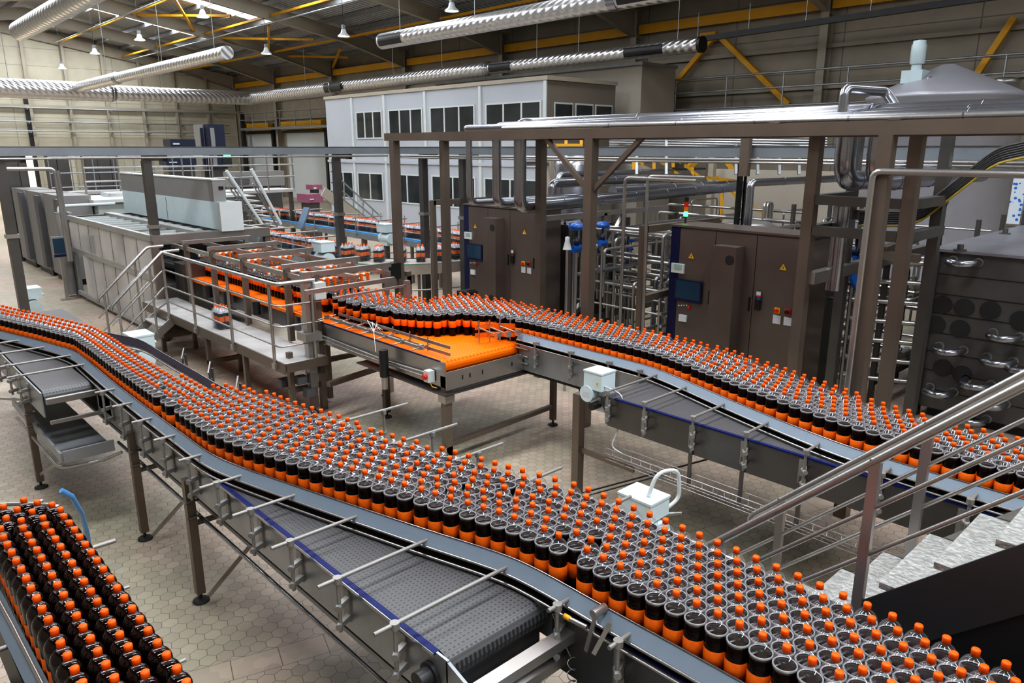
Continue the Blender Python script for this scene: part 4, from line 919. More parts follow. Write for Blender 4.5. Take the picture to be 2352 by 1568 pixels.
pa=[D_(1975,487,7.6),D_(2105,487,7.4),D_(2290,340,6.9),D_(2360,325,6.8)]
for k in range(6): MB().tube([V(p)+V((0,0,-.022*k)) for p in pa],.014,6,bend=.15).build('cable',BLACK if k%2 else DARK,T)
MB().tube([V(p)+V((.0,0,-.14)) for p in pa],.012,6,bend=.15).build('cable',mat('cable_yellow',(.35,.25,.02),.5),T)
# ---- right foreground stair
T=thing('stair','steel stair with tread plates and tube handrails rising to the lower right corner','stair',(3.5,1,0))
def zs(y): return 1.18+.945*(1.09-y)          # top line of the stringers
ytop,ybot=-.9,2.33
STR=mat('stringer_plate',(.07,.07,.075),.4,.6,.1,2)
for x,m in ((3.2,STR),(3.85,STEEL)):
    h=.32; MB().add([(x+dx,y,z) for dx in (-.006,.006) for y,z in ((ybot,0),(ybot,.02),(ytop,zs(ytop)),(ytop,zs(ytop)-h),(ybot-h/.945,0))],[(0,1,2,3,4),(9,8,7,6,5),(0,5,6,1),(1,6,7,2),(2,7,8,3),(3,8,9,4),(4,9,5,0)]).build('stringer',m,T)
MB().add([(3.205+dx,y,z) for dx in (0,.01) for y,z in ((1.25,zs(1.25)-.22),(ytop,zs(ytop)-.22),(ytop,zs(ytop)-1.5),(.2,.5))],[(0,1,2,3),(7,6,5,4),(0,4,5,1),(1,5,6,2),(2,6,7,3),(3,7,4,0)]).build('side_panel',BLACK,T)
for k in range(13):
    z=.18+.19*k; y=2.22-.201*k
    MB().box(3.21,3.84,y-.25,y,z-.03,z).build('tread',TREAD,T)
for x in (3.2,3.86):
    zr=lambda y,o: zs(y)+o
    yb=1.96 if x>3.5 else 1.83
    MB().tube([(x,yb,zr(yb,.70)),(x,ytop,zr(ytop,.72))],.021,10).build('handrail',TUBE,T)
    if x>3.5: MB().tube([(x,yb+.01,zr(yb,.63)),(x,yb+.03,zr(yb,.66)),(x,yb,zr(yb,.70))],.021,8,bend=.02).build('rail_end',TUBE,T)
    for o in (.47,.24): MB().tube([(x,yb+.1,zr(yb+.1,o)),(x,ytop,zr(ytop,o))],.011,8).build('mid_rail',TUBE,T)
    for y in ((1.09,.2,-.6) if x<3.5 else (1.8,1.09,.2,-.6)): MB().bar((x,y,zs(y)-.2),(x,y,zs(y)+.71),.035,.045,0,(0,1,0)).build('post',STEEL,T)
    if x<3.5: MB().tube([(x,1.83,zr(1.83,.70)),(x,2.2,zr(2.2,.70))],.021,10).build('handrail',TUBE,T); MB().bar((x,1.8,0),(x,1.8,zs(1.8)+.7),.035,.045,0,(0,1,0)).build('post',STEEL,T)
MB().bar((3.25,.1,0),(3.25,.1,1.0),.09).bar((3.25,-.5,0),(3.25,-.5,1.5),.09).build('support_leg',STR,T)
# ---- white motor boxes
def motorbox(label,p,s=1.,handle=True):
    T=thing('drive_motor',label,'motor',p); x,y,z=p
    MB().box(x-.10*s,x+.10*s,y-.13*s,y+.13*s,z+.12*s,z+.24*s).box(x-.105*s,x+.105*s,y-.135*s,y+.135*s,z+.24*s,z+.255*s).build('terminal_box',WHITE2,T)
    MB().cyl((x,y-.16*s,z+.02*s),(x,y+.13*s,z+.02*s),.085*s,18).box(x-.06*s,x+.06*s,y-.1*s,y+.1*s,z-.10*s,z).build('motor_body',WHITE2,T)
    for k in range(3): MB().cyl((x+.10*s,y-.08*s+.07*s*k,z+.16*s),(x+.125*s,y-.08*s+.07*s*k,z+.16*s),.017*s,10).build('cable_gland',WHITE2,T)
    if z>.2: MB().box(x-.05,x+.05,y-.05,y+.05,0.001,z-.09*s).build('pedestal',STEELD,T)
    if handle: MB().tube([(x+.10*s,y-.1*s,z+.14*s),(x+.2*s,y-.14*s,z+.2*s),(x+.17*s,y-.14*s,z+.42*s),(x+.02*s,y-.08*s,z+.42*s),(x-.02*s,y-.05*s,z+.26*s)],.013*s,8,bend=.08).build('cable_loop',WHITE,T)
p=G(1478,1150,.65); motorbox('white drive motor with a looped cable on the floor behind the near bottles',(p.x,p.y,.42),1.15)
T=thing('drive_motor','white gear motor with yellow connector on the square post of the second conveyor','motor',(4.83,4.25,.9))
q=V((4.83,4.02,1.1)); MB().box(q.x-.09,q.x+.10,q.y-.10,q.y+.10,q.z+.05,q.z+.20).box(q.x-.095,q.x+.105,q.y-.105,q.y+.105,q.z+.20,q.z+.215).build('terminal_box',WHITE2,T)
MB().cyl(q+V((-.10,.06,.0)),q+V((.02,.06,.0)),.075,18).box(q.x-.02,q.x+.12,q.y-.09,q.y+.08,q.z-.16,q.z+.05).build('gearbox',WHITE2,T)
MB().cyl(q+V((-.13,-.03,-.09)),q+V((-.03,-.03,-.09)),.035,14).build('shaft_cap',BLACK,T); MB().box(q.x-.101,q.x-.10,q.y+.02,q.y+.10,q.z-.03,q.z+.02).build('name_plate',PAPER,T)
MB().tube([q+V((0,.0,.12)),q+V((-.10,-.06,.12))],.01,6).build('connector',YELLOW,T)
MB().tube([q+V((-.05,-.08,.10)),q+V((0,-.28,.05)),q+V((-.05,-.26,-.3)),q+V((-.08,-.22,-.42)),q+V((-.08,-.36,-.45))],.007,6,bend=.08).build('cable',WHITE,T)
p=G(368,800,.2); motorbox('white motor box on the floor under the platform stair',(3.15,11.2,.25),1.5,False)
p=G(75,705,.3); motorbox('white motor box on the floor at the far left by the dark post',(p.x,p.y,.3),1.5,False)
# ================================================================ OFFICE CABIN
T=thing('office_cabin','two-storey white office cabin with bands of windows standing in the hall','cabin',(18,22,0))
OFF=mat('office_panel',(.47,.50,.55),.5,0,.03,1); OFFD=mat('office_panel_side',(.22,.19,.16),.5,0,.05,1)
x0,x1,y0,y1,h=16.7,19.9,16.25,29.3,5.25
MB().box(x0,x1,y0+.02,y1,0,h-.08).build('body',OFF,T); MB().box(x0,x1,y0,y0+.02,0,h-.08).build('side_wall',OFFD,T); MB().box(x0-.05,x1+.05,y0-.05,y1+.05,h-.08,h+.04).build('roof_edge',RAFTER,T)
MB().box(x0-.06,x0,y0,y1,2.62,2.72).build('floor_band',OFF,T)
for y in (y0+.06,19.3,22.3,24.9,27.2): MB().box(x0-.05,x0,y-.06,y+.06,0,h-.1).build('mullion_post',WHITE,T)
def win(y0_,y1_,z0,z1,n,x=x0):
    Fm=MB().box(x-.03,x-.005,y0_,y1_,z0,z0+.05).box(x-.03,x-.005,y0_,y1_,z1-.05,z1).build('window_frame',WHITE,T)
    for k in range(n+1):
        y=y0_+(y1_-y0_)*k/n; MB().box(x-.035,x-.005,y-.03,y+.03,z0,z1).build('frame_bar',WHITE,Fm)
    MB().add([(x-.012,y0_,z0),(x-.012,y1_,z0),(x-.012,y1_,z1),(x-.012,y0_,z1)],[(0,1,2,3)]).build('window_pane',mat('dark_window',(.035,.042,.045),.06,0,.5,.8,.8),Fm)
for a,c in ((16.5,19.0),(19.6,22.0),(22.5,24.6),(25.1,26.9)): win(a,c,3.55,4.6,3)
for a,c in ((16.6,19.1),(19.6,22.0),(22.5,24.6),(25.2,27.0),(27.4,28.9)): win(a,c,1.15,2.25,2)
for k in range(3):
    Fm=MB().box(17.0+k*.95,17.85+k*.95,y0-.02,y0-.005,3.6,4.55).build('window_frame',WHITE,T); MB().box(17.05+k*.95,17.8+k*.95,y0-.03,y0-.02,3.65,4.5).build('window_pane',MT['dark_window'],Fm)
# pale inner building block between office and tank
T=thing('plant_room','pale plant room block rising behind the office beneath the long duct','room',(22,14,0))
MB().box(20.8,22.7,15.9,27,0,5.9).build('walls',mat('plant_room_wall',(.42,.38,.32),.6,0,.05,1),T); MB().box(20.75,22.75,15.85,27,5.85,5.95).build('roof_edge',GALV,T)
# yellow stairs and landings behind the tall tubes
T=thing('yellow_stair','yellow railed steel stairs and landings deep behind the process skid','stair',(15.5,9,0))
d=16.
for a,c in (((1255,312),(1255,335)),((1300,312),(1300,335)),((1335,312),(1335,335)),((1255,333),(1338,333)),((1425,312),(1425,330)),((1425,322),(1820,318)),((1440,325),(1475,338)),((1455,325),(1455,337)),
            ((1455,362),(1455,392)),((1455,362),(1478,377)),((1502,362),(1502,398)),((1502,362),(1528,378)),((1546,364),(1546,385)),((1546,364),(1565,374)),((1572,378),(1606,405)),((1590,385),(1590,405)),((1545,392),(1562,403)),
            ((1645,405),(1720,480)),((1657,420),(1657,505)),((1665,410),(1665,440)),((1725,470),(1765,500)),((1600,405),(1690,415)),((1648,418),(1700,440))):
    MB().bar(D_(*a,d),D_(*c,d),.06).build('rail',YELLOW,T)
for a,c in (((1550,415),(1608,360)),((1665,365),(1705,420))): MB().bar(D_(*a,22),D_(*c,22),.15).build('brace',YELLOW,T)
MB().add([D_(1440,378,16.2),D_(1475,378,16.2),D_(1560,412,16.2),D_(1520,412,16.2)],[(0,1,2,3)]).build('stringer',RAFTER,T)
MB().bar(D_(1410,300,17),D_(1830,308,14),.12,.25).build('landing',RAFTER,T)
for px in (1265,1640): 
    p=D_(px,330,17.5); MB().bar((p.x,p.y,0),(p.x,p.y,3.3),.14).build('support_post',RAFTER,T)
T=thing('mezzanine_pipes','bundle of grey pipes running on the mezzanine behind the rack','pipework',(16,9,3))
for k in range(7): MB().tube([D_(1400,312+k*5,15+.3*k),D_(1900,318+k*6,13+.3*k)],.028,6).build('pipe',GALV if k%2 else TUBE,T)
for px in (1462,1530,1690,1740,1790,1835): MB().bar(D_(px,305,14.5),D_(px,400,14.5),.05).build('drop_pipe',GALV,T)
T=thing('sheet_panel','white wall sheet seen between frames behind the nearer cabinet','panel',D_(1830,500,17)); p=D_(1820,400,17); 
MB().box(p.x,p.x+.1,p.y-1.6,p.y+2.0,.2,2.7).build('sheet',MT['plant_room_wall'],T)
p=D_(2335,460,13); T=thing('curtain','narrow blue and white patterned curtain at the right edge','curtain',(p.x,p.y,0))
def pat():
    m,n,l,b=nodes_mat('blue_pattern'); v=n.new('ShaderNodeTexVoronoi'); v.inputs['Scale'].default_value=14; tc=n.new('ShaderNodeTexCoord'); l.new(tc.outputs['Object'],v.inputs['Vector'])
    r=n.new('ShaderNodeValToRGB'); r.color_ramp.interpolation='CONSTANT'; r.color_ramp.elements[0].color=(.02,.15,.5,1); r.color_ramp.elements[1].position=.35; r.color_ramp.elements[1].color=(.6,.65,.7,1); l.new(v.outputs['Distance'],r.inputs[0]); l.new(r.outputs[0],b.inputs['Base Color']); return m
MB().box(p.x,p.x+.05,p.y-.10,p.y+.10,1.9,2.75).build('cloth',pat(),T)

# ================================================================ LEFT: PACKER, PLATFORM
T=thing('shrink_packer','long packing machine with glass doors along its side and an open frame top','machine',(5,15.8,0))
FR=mat('packer_frame',(.42,.42,.41),.4,.5,.06,3)
X0=4.06; Y0,Y1=13.1,18.35
for z0_,z1_ in ((.08,.16),(1.02,1.12),(1.70,1.80)): MB().box(X0-.02,X0+.05,Y0,Y1,z0_,z1_).build('rail',FR,T)
ys=[Y0+(Y1-Y0)*k/7 for k in range(8)]
for i,(a,c) in enumerate(zip(ys,ys[1:])):
    for z0_,z1_ in ((.16,1.02),(1.12,1.70)):
        if i==6 and z0_<1: continue
        Dd=MB().box(X0,X0+.012,a+.02,c-.02,z0_,z1_).build('glass_door',PANE,T)
        MB().box(X0-.008,X0+.02,a-.012,a+.025,z0_,z1_).build('door_frame',FR,Dd)
MB().box(X0+.02,X0+.1,Y1,Y1+.35,0,1.85).build('end_column',GREYP,T); MB().cyl((X0-.08,Y1+.25,0.05),(X0-.08,Y1+.25,1.85),.11,16).build('end_column',GREYP,T)
MB().tube([(X0-.1,Y1+.25,1.6),(X0-.1,Y1+.25,1.98),(5.1,Y1+.25,1.98)],.035,8,bend=.1).build('hoop_tube',WHITE,T)
MB().box(X0,6.1,Y0-.12,Y0,1.64,1.80).build('front_beam',STEEL,T); MB().box(6.02,6.1,Y0,Y1,1.66,1.78).build('rail',STEEL,T); MB().box(X0,6.1,Y1-.1,Y1,1.66,1.78).build('rail',STEELD,T)
MB().box(4.78,4.95,Y0,Y1,1.74,1.82).build('centre_rail',FR,T)
for k in range(10): MB().box(X0,6.05,Y0+.35+k*.5,Y0+.39+k*.5,1.72,1.77).build('cross_bar',WHITE,T)
MB().box(4.3,6.0,13.3,18.2,.3,.9).build('inner_body',STEELD,T); MB().box(4.5,6.0,13.3,18.2,1.15,1.22).build('inner_deck',DARK,T)
for k in range(6): MB().box(4.6,5.9,13.7+k*.8,13.8+k*.8,1.25,1.6).build('chain_frame',DARK,T)
MB().cyl((4.25,17.9,.2),(4.25,17.9,.8),.1,12).build('inner_drum',VBLUE,T)
MB().box(6.03,6.09,Y0,Y1,.3,1.66).build('rear_panel',WHITE,T)
for x,y in ((X0+.04,Y0),(6.06,Y0)): MB().box(x-.05,x+.05,y-.1,y,0,1.7).build('corner_post',BROWN,T)
T=thing('machine_hood','white box hood with grey upper band above the packer','hood',(5.5,15.6,1.8))
MB().box(5.2,5.55,13.05,18.3,1.81,2.29).build('lower_box',WHITE2,T); MB().box(5.2,5.42,13.15,18.3,2.29,2.66).build('upper_box',GREYP,T)
MB().box(5.19,5.43,13.14,18.32,2.655,2.675).build('lid',WHITE,T); MB().box(5.2,5.6,12.93,13.05,1.79,2.29).build('end_box',WHITE,T); MB().box(5.3,5.38,13.13,13.15,2.5,2.55).build('vent_slot',BLACK,T)
MB().box(5.195,5.199,15.55,15.56,1.82,2.26).build('seam',GREYD,T)
T=thing('operator_terminal','dark touch panel on a slim post beside the packer end','control panel',(3.85,18.3,0))
p=G(155,688,0); c=Y_(p.y,140,566); MB().box(c.x-.17,c.x+.17,p.y-.04,p.y+.04,c.z-.22,c.z+.22).build('panel_body',GREYP,T); MB().box(c.x-.15,c.x+.15,p.y-.05,p.y-.04,c.z-.14,c.z+.18).build('screen_glass',SCREEN,T); MB().box(c.x-.16,c.x+.16,p.y-.05,p.y-.04,c.z-.21,c.z-.16).build('lower_strip',NAVY,T)
MB().box(p.x-.03,p.x+.03,p.y-.03,p.y+.03,0,c.z-.2).build('post',STEEL,T); MB().box(p.x-.12,p.x+.5,p.y-.1,p.y+.1,0,.02).build('foot_plate',STEEL,T)
T=thing('packaging_machine','bulky pale machine body with cables on its roof, behind the hood','machine',(6,22,0))
MB().box(5.0,8.3,19.6,21.6,.1,1.95).build('body',mat('machine_pale',(.45,.50,.47),.5,0,.05),T); MB().box(4.9,8.4,19.5,21.7,1.95,2.02).build('roof',WHITE,T)
MB().box(5.5,6.3,20.6,21.2,2.02,2.12).box(6.5,7.4,19.9,20.5,2.02,2.12).build('roof_box',WHITE,T)
for k in range(8): MB().tube([(5.1+rs.random()*3,19.7,2.04),(5.3+rs.random()*2.6,20.5,2.08),(5.1+rs.random()*3,21.4,2.04)],.015,5,bend=.3).build('roof_cable',rs.choice((BLACK,YELLOW,TUBE)),T)
for k,(ya,yb_) in enumerate(((19.9,21.6),(21.9,23.5),(23.8,25.3))):
    lb_=('nearest','middle','farthest')[k]
    T=thing('switch_cabinet',f'tall pale switch cabinet with dark edge at far left, {lb_} of three','cabinet',(4.6,ya,0),'tall switch cabinets')
    MB().box(4.3,4.95,ya,yb_,.15,2.12).build('body',GREYP,T); MB().box(4.2,4.3,ya-.1,ya+.25,.25,2.05).build('open_door',GREYD,T); MB().box(4.35,4.9,ya+.1,yb_-.1,0,.15).build('plinth',DARK,T)
    MB().box(4.285,4.3,ya+.30,ya+.34,1.0,1.15).build('handle',BLACK,T)
# ---- gantry over the grouping section
T=thing('grouping_gantry','open steel gantry with cross beams and rows of orange clips over the bottle lanes','gantry',(5.2,10.2,0))
for y in (8.1,8.85,10.15,11.25,12.3):
    for x in (4.34,5.34): MB().box(x-.035,x+.035,y-.035,y+.035,.75 if y>8.2 else 0,1.72).build('post',BROWN if x<5 else STEEL,T)
    MB().box(4.28,5.42,y-.03,y+.03,1.70,1.76).build('cross_beam',STEEL,T)
for x in (4.34,4.85,5.34): MB().box(x-.02,x+.02,8.0,12.9,1.60,1.66).build('long_rail',STEEL,T)
for y in (8.45,9.3,9.75,10.65,11.7): MB().cyl((4.3,y,1.58),(5.4,y,1.58),.02,8).build('clip_shaft',WHITE,T)
k_=0
for y in (8.45,9.3,9.75,10.65,11.7):
    for i in range(9):
        x=4.48+i*.098; 
        if rs.random()<.15: continue
        k_+=1; MB().box(x-.02,x+.022,y-.05,y+.05,1.555,1.60).box(x-.014,x+.014,y-.06,y-.03,1.50,1.60).build('clip',LABEL,T)
for i in range(10): MB().bar((4.67+i*.064,8.4,1.475),(4.67+i*.064,12.8,1.475),.012,.04).build('lane_bar',STEEL,T)
for y in (8.9,9.9,10.9,11.6): MB().cyl((4.36,y,.93),(4.36,y,1.12),.055,12).build('motor',BLACK,T)
MB().box(4.32,5.0,12.5,12.9,.9,1.35).build('drive_box',STEELD,T)
T=thing('grouping_column','tall steel column with a grey box and clamps at the platform end','column',(4.2,8.05,0))
MB().box(4.12,4.22,7.98,8.08,.35,1.78).build('column',STEEL,T); MB().box(4.13,4.21,7.99,8.07,.08,.36).build('lower_column',BROWN,T); MB().box(4.06,4.28,7.92,8.14,.95,1.05).build('collar',STEEL,T)
MB().box(4.22,4.36,7.9,8.0,1.45,1.65).build('junction_box',WHITE,T)
MB().cyl((4.17,8.03,.02),(4.17,8.03,.1),.012,8).cyl((4.17,8.03,.0),(4.17,8.03,.02),.05,14).build('foot',RUBBER,T)
for x,y,z in ((3.98,8.2,.62),(4.05,8.1,.45),(4.28,8.25,.5),(3.95,8.35,.38),(4.1,8.0,.3)): MB().box(x-.06,x+.06,y-.05,y+.05,z-.05,z+.05).build('clamp_block',GREYD,T)
MB().box(3.92,4.5,8.15,8.2,.55,.61).box(3.92,4.5,8.15,8.2,.28,.34).build('cross_arm',BROWN,T); MB().box(3.93,3.99,8.14,8.21,.1,.8).box(4.44,4.5,8.14,8.21,.1,.8).build('side_column',BROWN,T)
T=thing('motor','square black motor block with yellow cables on the gantry end','motor',Y_(9.6,897,620)); p=Y_(9.2,897,620)
MB().box(p.x-.12,p.x+.12,p.y-.1,p.y+.1,p.z-.12,p.z+.11).build('body',BLACK,T)
for k in range(3): MB().tube([(p.x-.12,p.y-.1+.03*k,p.z),(p.x-.2,p.y-.12,p.z-.05-.02*k),(p.x-.22,p.y-.1,p.z-.2)],.009,5,bend=.05).build('cable',YELLOW,T)
MB().box(p.x-.1,p.x+.35,p.y-.05,p.y+.05,p.z-.25,p.z-.12).build('bracket',STEEL,T); MB().box(p.x+.26,p.x+.34,p.y-.05,p.y+.05,.0,p.z-.05).build('column',BROWN,T)
T=thing('guide_bar','long square bar on clamps in front of the black motor','guide rail',(5.3,8.2,1.62))
MB().bar(G(765,685,1.6),G(935,655,1.6),.025).build('bar',STEEL,T); MB().bar(G(700,672,1.66),G(905,640,1.66),.05).build('beam',STEEL,T); p=G(935,655,1.6); MB().bar((p.x,p.y,.9),(p.x,p.y,1.66),.06).build('post',STEEL,T)
# ---- platform
T=thing('service_platform','grey service platform with tube railing beside the packing line','platform',(4.0,10.5,0))
MB().box(3.80,4.34,7.95,13.0,.70,.73).build('deck',GRATE,T); MB().box(3.78,3.80,7.95,13.0,.60,.73).box(3.80,4.34,7.93,7.95,.62,.73).build('edge_beam',BROWN,T)
for px,py in ((475,868),(607,905),(420,800)):
    p=G(px,py,0); y=p.y; MB().box(3.80,3.86,y-.03,y+.03,0.0,.62).build('leg',BROWN,T)
for y in (10.42,12.2): MB().box(4.25,4.31,y-.03,y+.03,0,.7).build('leg',BROWN,T)
MB().box(3.8,4.3,10.38,10.44,.2,.26).build('cross_member',BROWN,T); MB().box(3.8,4.3,12.2,12.26,.25,.31).build('cross_member',BROWN,T)
PY=[G(px,py,.73).y for px,py in ((632,828),(540,785),(458,747),(396,720))]
for y in PY: 
    MB().cyl((3.77,y,.62),(3.77,y,1.68),.02,10).build('rail_post',STEEL,T); MB().box(3.745,3.80,y-.04,y+.04,.63,.70).build('post_bracket',STEEL,T)
MB().cyl((4.2,7.96,.62),(4.2,7.96,1.6),.02,10).build('rail_post',STEEL,T)
MB().tube([(3.77,11.75,1.68),(3.77,7.99,1.68),(4.25,7.97,1.68)],.024,10,bend=.08).build('handrail',TUBE,T)
for z in (1.42,1.17,.93): MB().tube([(3.60,11.85,z-.16),(3.77,11.7,z),(3.77,8.0,z),(4.32,7.97,z)],.012,8,bend=.08).build('mid_rail',TUBE,T)
# stair at its far end going down to the left
T=thing('platform_stair','short steel stair with tube handrails leading up to the platform','stair',(3.3,12,0))
for y in (11.66,12.34):
    MB().bar((3.78,y,.62),(2.98,y,.02),.015,.12).build('stringer',STEEL,T)
    MB().tube([(4.0,y,1.70),(3.76,y,1.70),(2.97,y,.98),(2.96,y,.92)],.022,10,bend=.06).build('handrail',TUBE,T)
    for o in (.25,.5): MB().tube([(3.72,y,1.66-o),(2.94,y,.94-o)],.012,8).build('mid_rail',TUBE,T)
    for x in (3.06,3.55): MB().cyl((x,y,max(0,.66-(3.78-x)*.9)),(x,y,1.68-(3.76-x)*.91),.018,8).build('rail_post',STEEL,T)
for k in range(4): MB().box(3.58-k*.21,3.82-k*.21,11.67,12.33,.565-k*.165,.585-k*.165).build('tread',GRATE,T)

# ================================================================ PACKS OF SIX
def pack_mesh():
    b=MB(); n=8
    for i in (-1,0,1):
        for j in (-.5,.5):
            c=(i*.088,j*.088,0)
            b.lathe([(.001,.002),(.040,.003),(.043,.02),(.043,.21),(.040,.23)],c,n,0); b.lathe([(.0435,.105),(.0437,.106),(.0437,.18),(.0435,.181)],c,n,1)
            b.lathe([(.041,.228),(.036,.255),(.02,.285),(.014,.30)],c,n,2); b.lathe([(.015,.30),(.015,.325),(.001,.326)],c,n,3)
    f=MB(); o=.136; p=.092
    f.add([(x,y,z) for z,k in ((.005,1),(.22,1),(.27,.86),(.30,.6)) for x,y in ((-o*k,-p*k),(o*k,-p*k),(o*k,p*k),(-o*k,p*k))],[(r*4+i,r*4+(i+1)%4,r*4+4+(i+1)%4,r*4+4+i) for r in range(3) for i in range(4)],0,True)
    return b,f
b,f=pack_mesh(); PW=mat('pack_white_shoulder',(.55,.56,.6),.25,0,.3,50)
pk=b.build('bottle_pack',[LIQ,LABEL,PW,CAPM],None,'x','bottle pack',local=True); f.build('shrink_film',FILM,pk,local=True)
first=True
def put(x,y,z,r,label,group):
    global first
    o=pk if first else dup(pk,(x,y,z),r); first=False
    o.location=(x,y,z); o.rotation_euler=(0,0,r); o['label']=label
    if group: o['group']=group
    elif 'group' in o.keys(): del o['group']
p=G(510,752,.735); put(4.0,p.y,.733,1.57,'shrink-wrapped pack of cola bottles left standing on the service platform','')
CX_,CY_,R_=9.3,13.2,1.6; ZP=1.05
y=13.45
while y<20.5: put(7.7+rs.uniform(-.02,.02),y,ZP,1.57+rs.uniform(-.1,.1),'wrapped cola pack in the straight queue behind the gantry','queue of packs before the curve'); y+=.29+rs.random()*.05
a=math.pi+.12
while a<math.pi*2-.1: put(CX_+R_*math.cos(a),CY_+R_*math.sin(a),ZP,a+rs.uniform(-.25,.25),'wrapped cola pack riding round the outer curve','packs on the curve'); a+=.215+rs.random()*.1
y=13.4
while y<23.5: put(10.9+rs.uniform(-.03,.03),y,ZP,1.57+rs.uniform(-.1,.1),'wrapped cola pack in the back row before the office wall','back row of packs'); y+=.29+rs.random()*.04
T=thing('pack_conveyor','narrow blue-belted pack conveyor making a U-turn behind the gantry','conveyor',(9,14,0))
CURV=mat('curve_plate',(.50,.45,.42),.45,.1,.05,2)
for x in (7.7,10.9):
    MB().box(x-.3,x+.3,13.2,23.6 if x>8 else 20.6,.99,1.05).build('belt',STEELD,T); MB().box(x-.37,x-.27,13.2,23.6 if x>8 else 20.6,1.03,1.06).build('blue_belt_edge',SKYBELT,T)
    MB().box(x-.40,x-.37,13.2,23.6 if x>8 else 20.6,.88,1.03).build('side_plate',GALV,T)
    for k in range(7):
        y=13.6+k*1.1; MB().box(x-.42,x-.36,y,y+.06,0,.9).build('leg',BROWN,T); MB().box(x+.36,x+.42,y,y+.06,0,.9).build('leg',BROWN,T)
        MB().cyl((x-.5,y+.3,1.42),(x+.45,y+.3,1.42),.018,6).build('cross_rod',TUBE,T); MB().cyl((x-.42,y+.3,.95),(x-.42,y+.3,1.45),.012,6).build('rod_post',STEEL,T); MB().cyl((x+.38,y+.3,.95),(x+.38,y+.3,1.5),.012,6).build('rod_post',STEEL,T)
    for dx in (-.24,.24): MB().tube([(x+dx,13.2,1.2),(x+dx,20.5,1.2)],.01,5).build('side_rod',TUBE,T)
n=28; ang=[math.pi+math.pi*k/n for k in range(n+1)]
def ring(r0,r1,z0,z1,m,nm):
    vs=[(CX_+r*math.cos(a),CY_+r*math.sin(a),z) for a in ang for r,z in ((r0,z1),(r1,z1),(r1,z0),(r0,z0))]
    MB().add(vs,[(4*i+j,4*i+(j+1)%4,4*i+4+(j+1)%4,4*i+4+j) for i in range(n) for j in range(4)]).build(nm,m,T)
ring(1.2,2.0,1.0,1.05,CURV,'curve_plate'); ring(1.99,2.02,.86,1.055,mat('curve_rim',(.42,.36,.31),.4,.4,.06),'outer_rim'); ring(2.0,2.025,1.055,1.065,mat('green_wear_strip',(.05,.3,.2),.4),'wear_strip')
for a in (3.5,4.2,4.9,5.7): MB().cyl((CX_+1.95*math.cos(a),CY_+1.95*math.sin(a),0),(CX_+1.95*math.cos(a),CY_+1.95*math.sin(a),.9),.03,8).build('leg',BROWN,T)
MB().tube([(CX_+1.97*math.cos(a),CY_+1.97*math.sin(a),.55) for a in ang],.018,6).build('hand_pipe',TUBE,T)
for r_ in (1.42,1.8): MB().tube([(CX_+r_*math.cos(a),CY_+r_*math.sin(a),1.2 if r_<1.5 else 1.14) for a in ang],.008,5).build('side_rod',DARK,T)
motorbox('white drive motor between the pack queue and the gantry',(6.95,12.6,1.15),1.4,False)
motorbox('white drive motor inside the U-turn of packs',(9.7,14.6,1.15),1.4,False)
T=thing('display_stand','small tilted blue-grey display beside the blue pack belt','display',Y_(17.5,700,500)); p=Y_(17.5,697,500)
MB().bar(p+V((-.12,0,-.25)),p+V((.12,0,.25)),.3,.04).build('screen',mat('display_blue',(.10,.17,.26),.3),T); MB().box(p.x-.03,p.x+.03,p.y,p.y+.06,0,p.z-.2).build('post',STEEL,T)
# ---- walkway behind with stair
T=thing('rear_walkway','raised grating walkway with grey tube railings behind the pack conveyors','walkway',(9,19,0))
MB().box(8.0,10.9,21.2,22.3,1.92,2.0).build('deck',GRATE,T); MB().box(4.5,8.0,24.0,24.8,1.92,2.0).build('deck',GRATE,T)
for z in (3.05,2.72,2.38): MB().cyl((5.2,21.25,z),(10.9,21.25,z),.028,6).build('rail',TUBE,T)
for k in range(8): MB().cyl((5.2+k*.81,21.25,1.95),(5.2+k*.81,21.25,3.05),.024,6).build('rail_post',TUBE,T)
for x in (8.1,10.8): MB().box(x-.05,x+.05,21.3,21.4,0,1.92).build('leg',STEELD,T)
for pts in (((520,392),(602,515)),((577,388),(645,515))):
    MB().tube([Y_(19.0,*pts[0]),Y_(19.0,*pts[1])],.045,8).build('stair_rail',WHITE,T)
    for o in (18,34): MB().tube([Y_(19.0,pts[0][0]+3,pts[0][1]+o),Y_(19.0,pts[1][0]-8,pts[1][1]+6)],.02,6).build('stair_mid_rail',TUBE,T)
for k in range(7):
    p=Y_(19.3,572+k*11,448+k*12); MB().box(p.x-.3,p.x+.1,19.1,20.0,p.z-.03,p.z).build('tread',GRATE,T)
T=thing('rear_stair','brown steel stair with thin rails coming down before the office','stair',(12,20,0))
MB().bar(Y_(20.5,742,440),Y_(20.5,850,520),.05,.3).build('stringer',RAFTER,T)
for o in (0,25,45): MB().tube([Y_(20.5,760,392+o),Y_(20.5,872,495+o*.6)],.025,6).build('rail',GALV,T)
for k in range(5): MB().cyl(Y_(20.5,768+k*22,400+k*20),Y_(20.5,768+k*22,455+k*17),.02,6).build('rail_post',GALV,T)
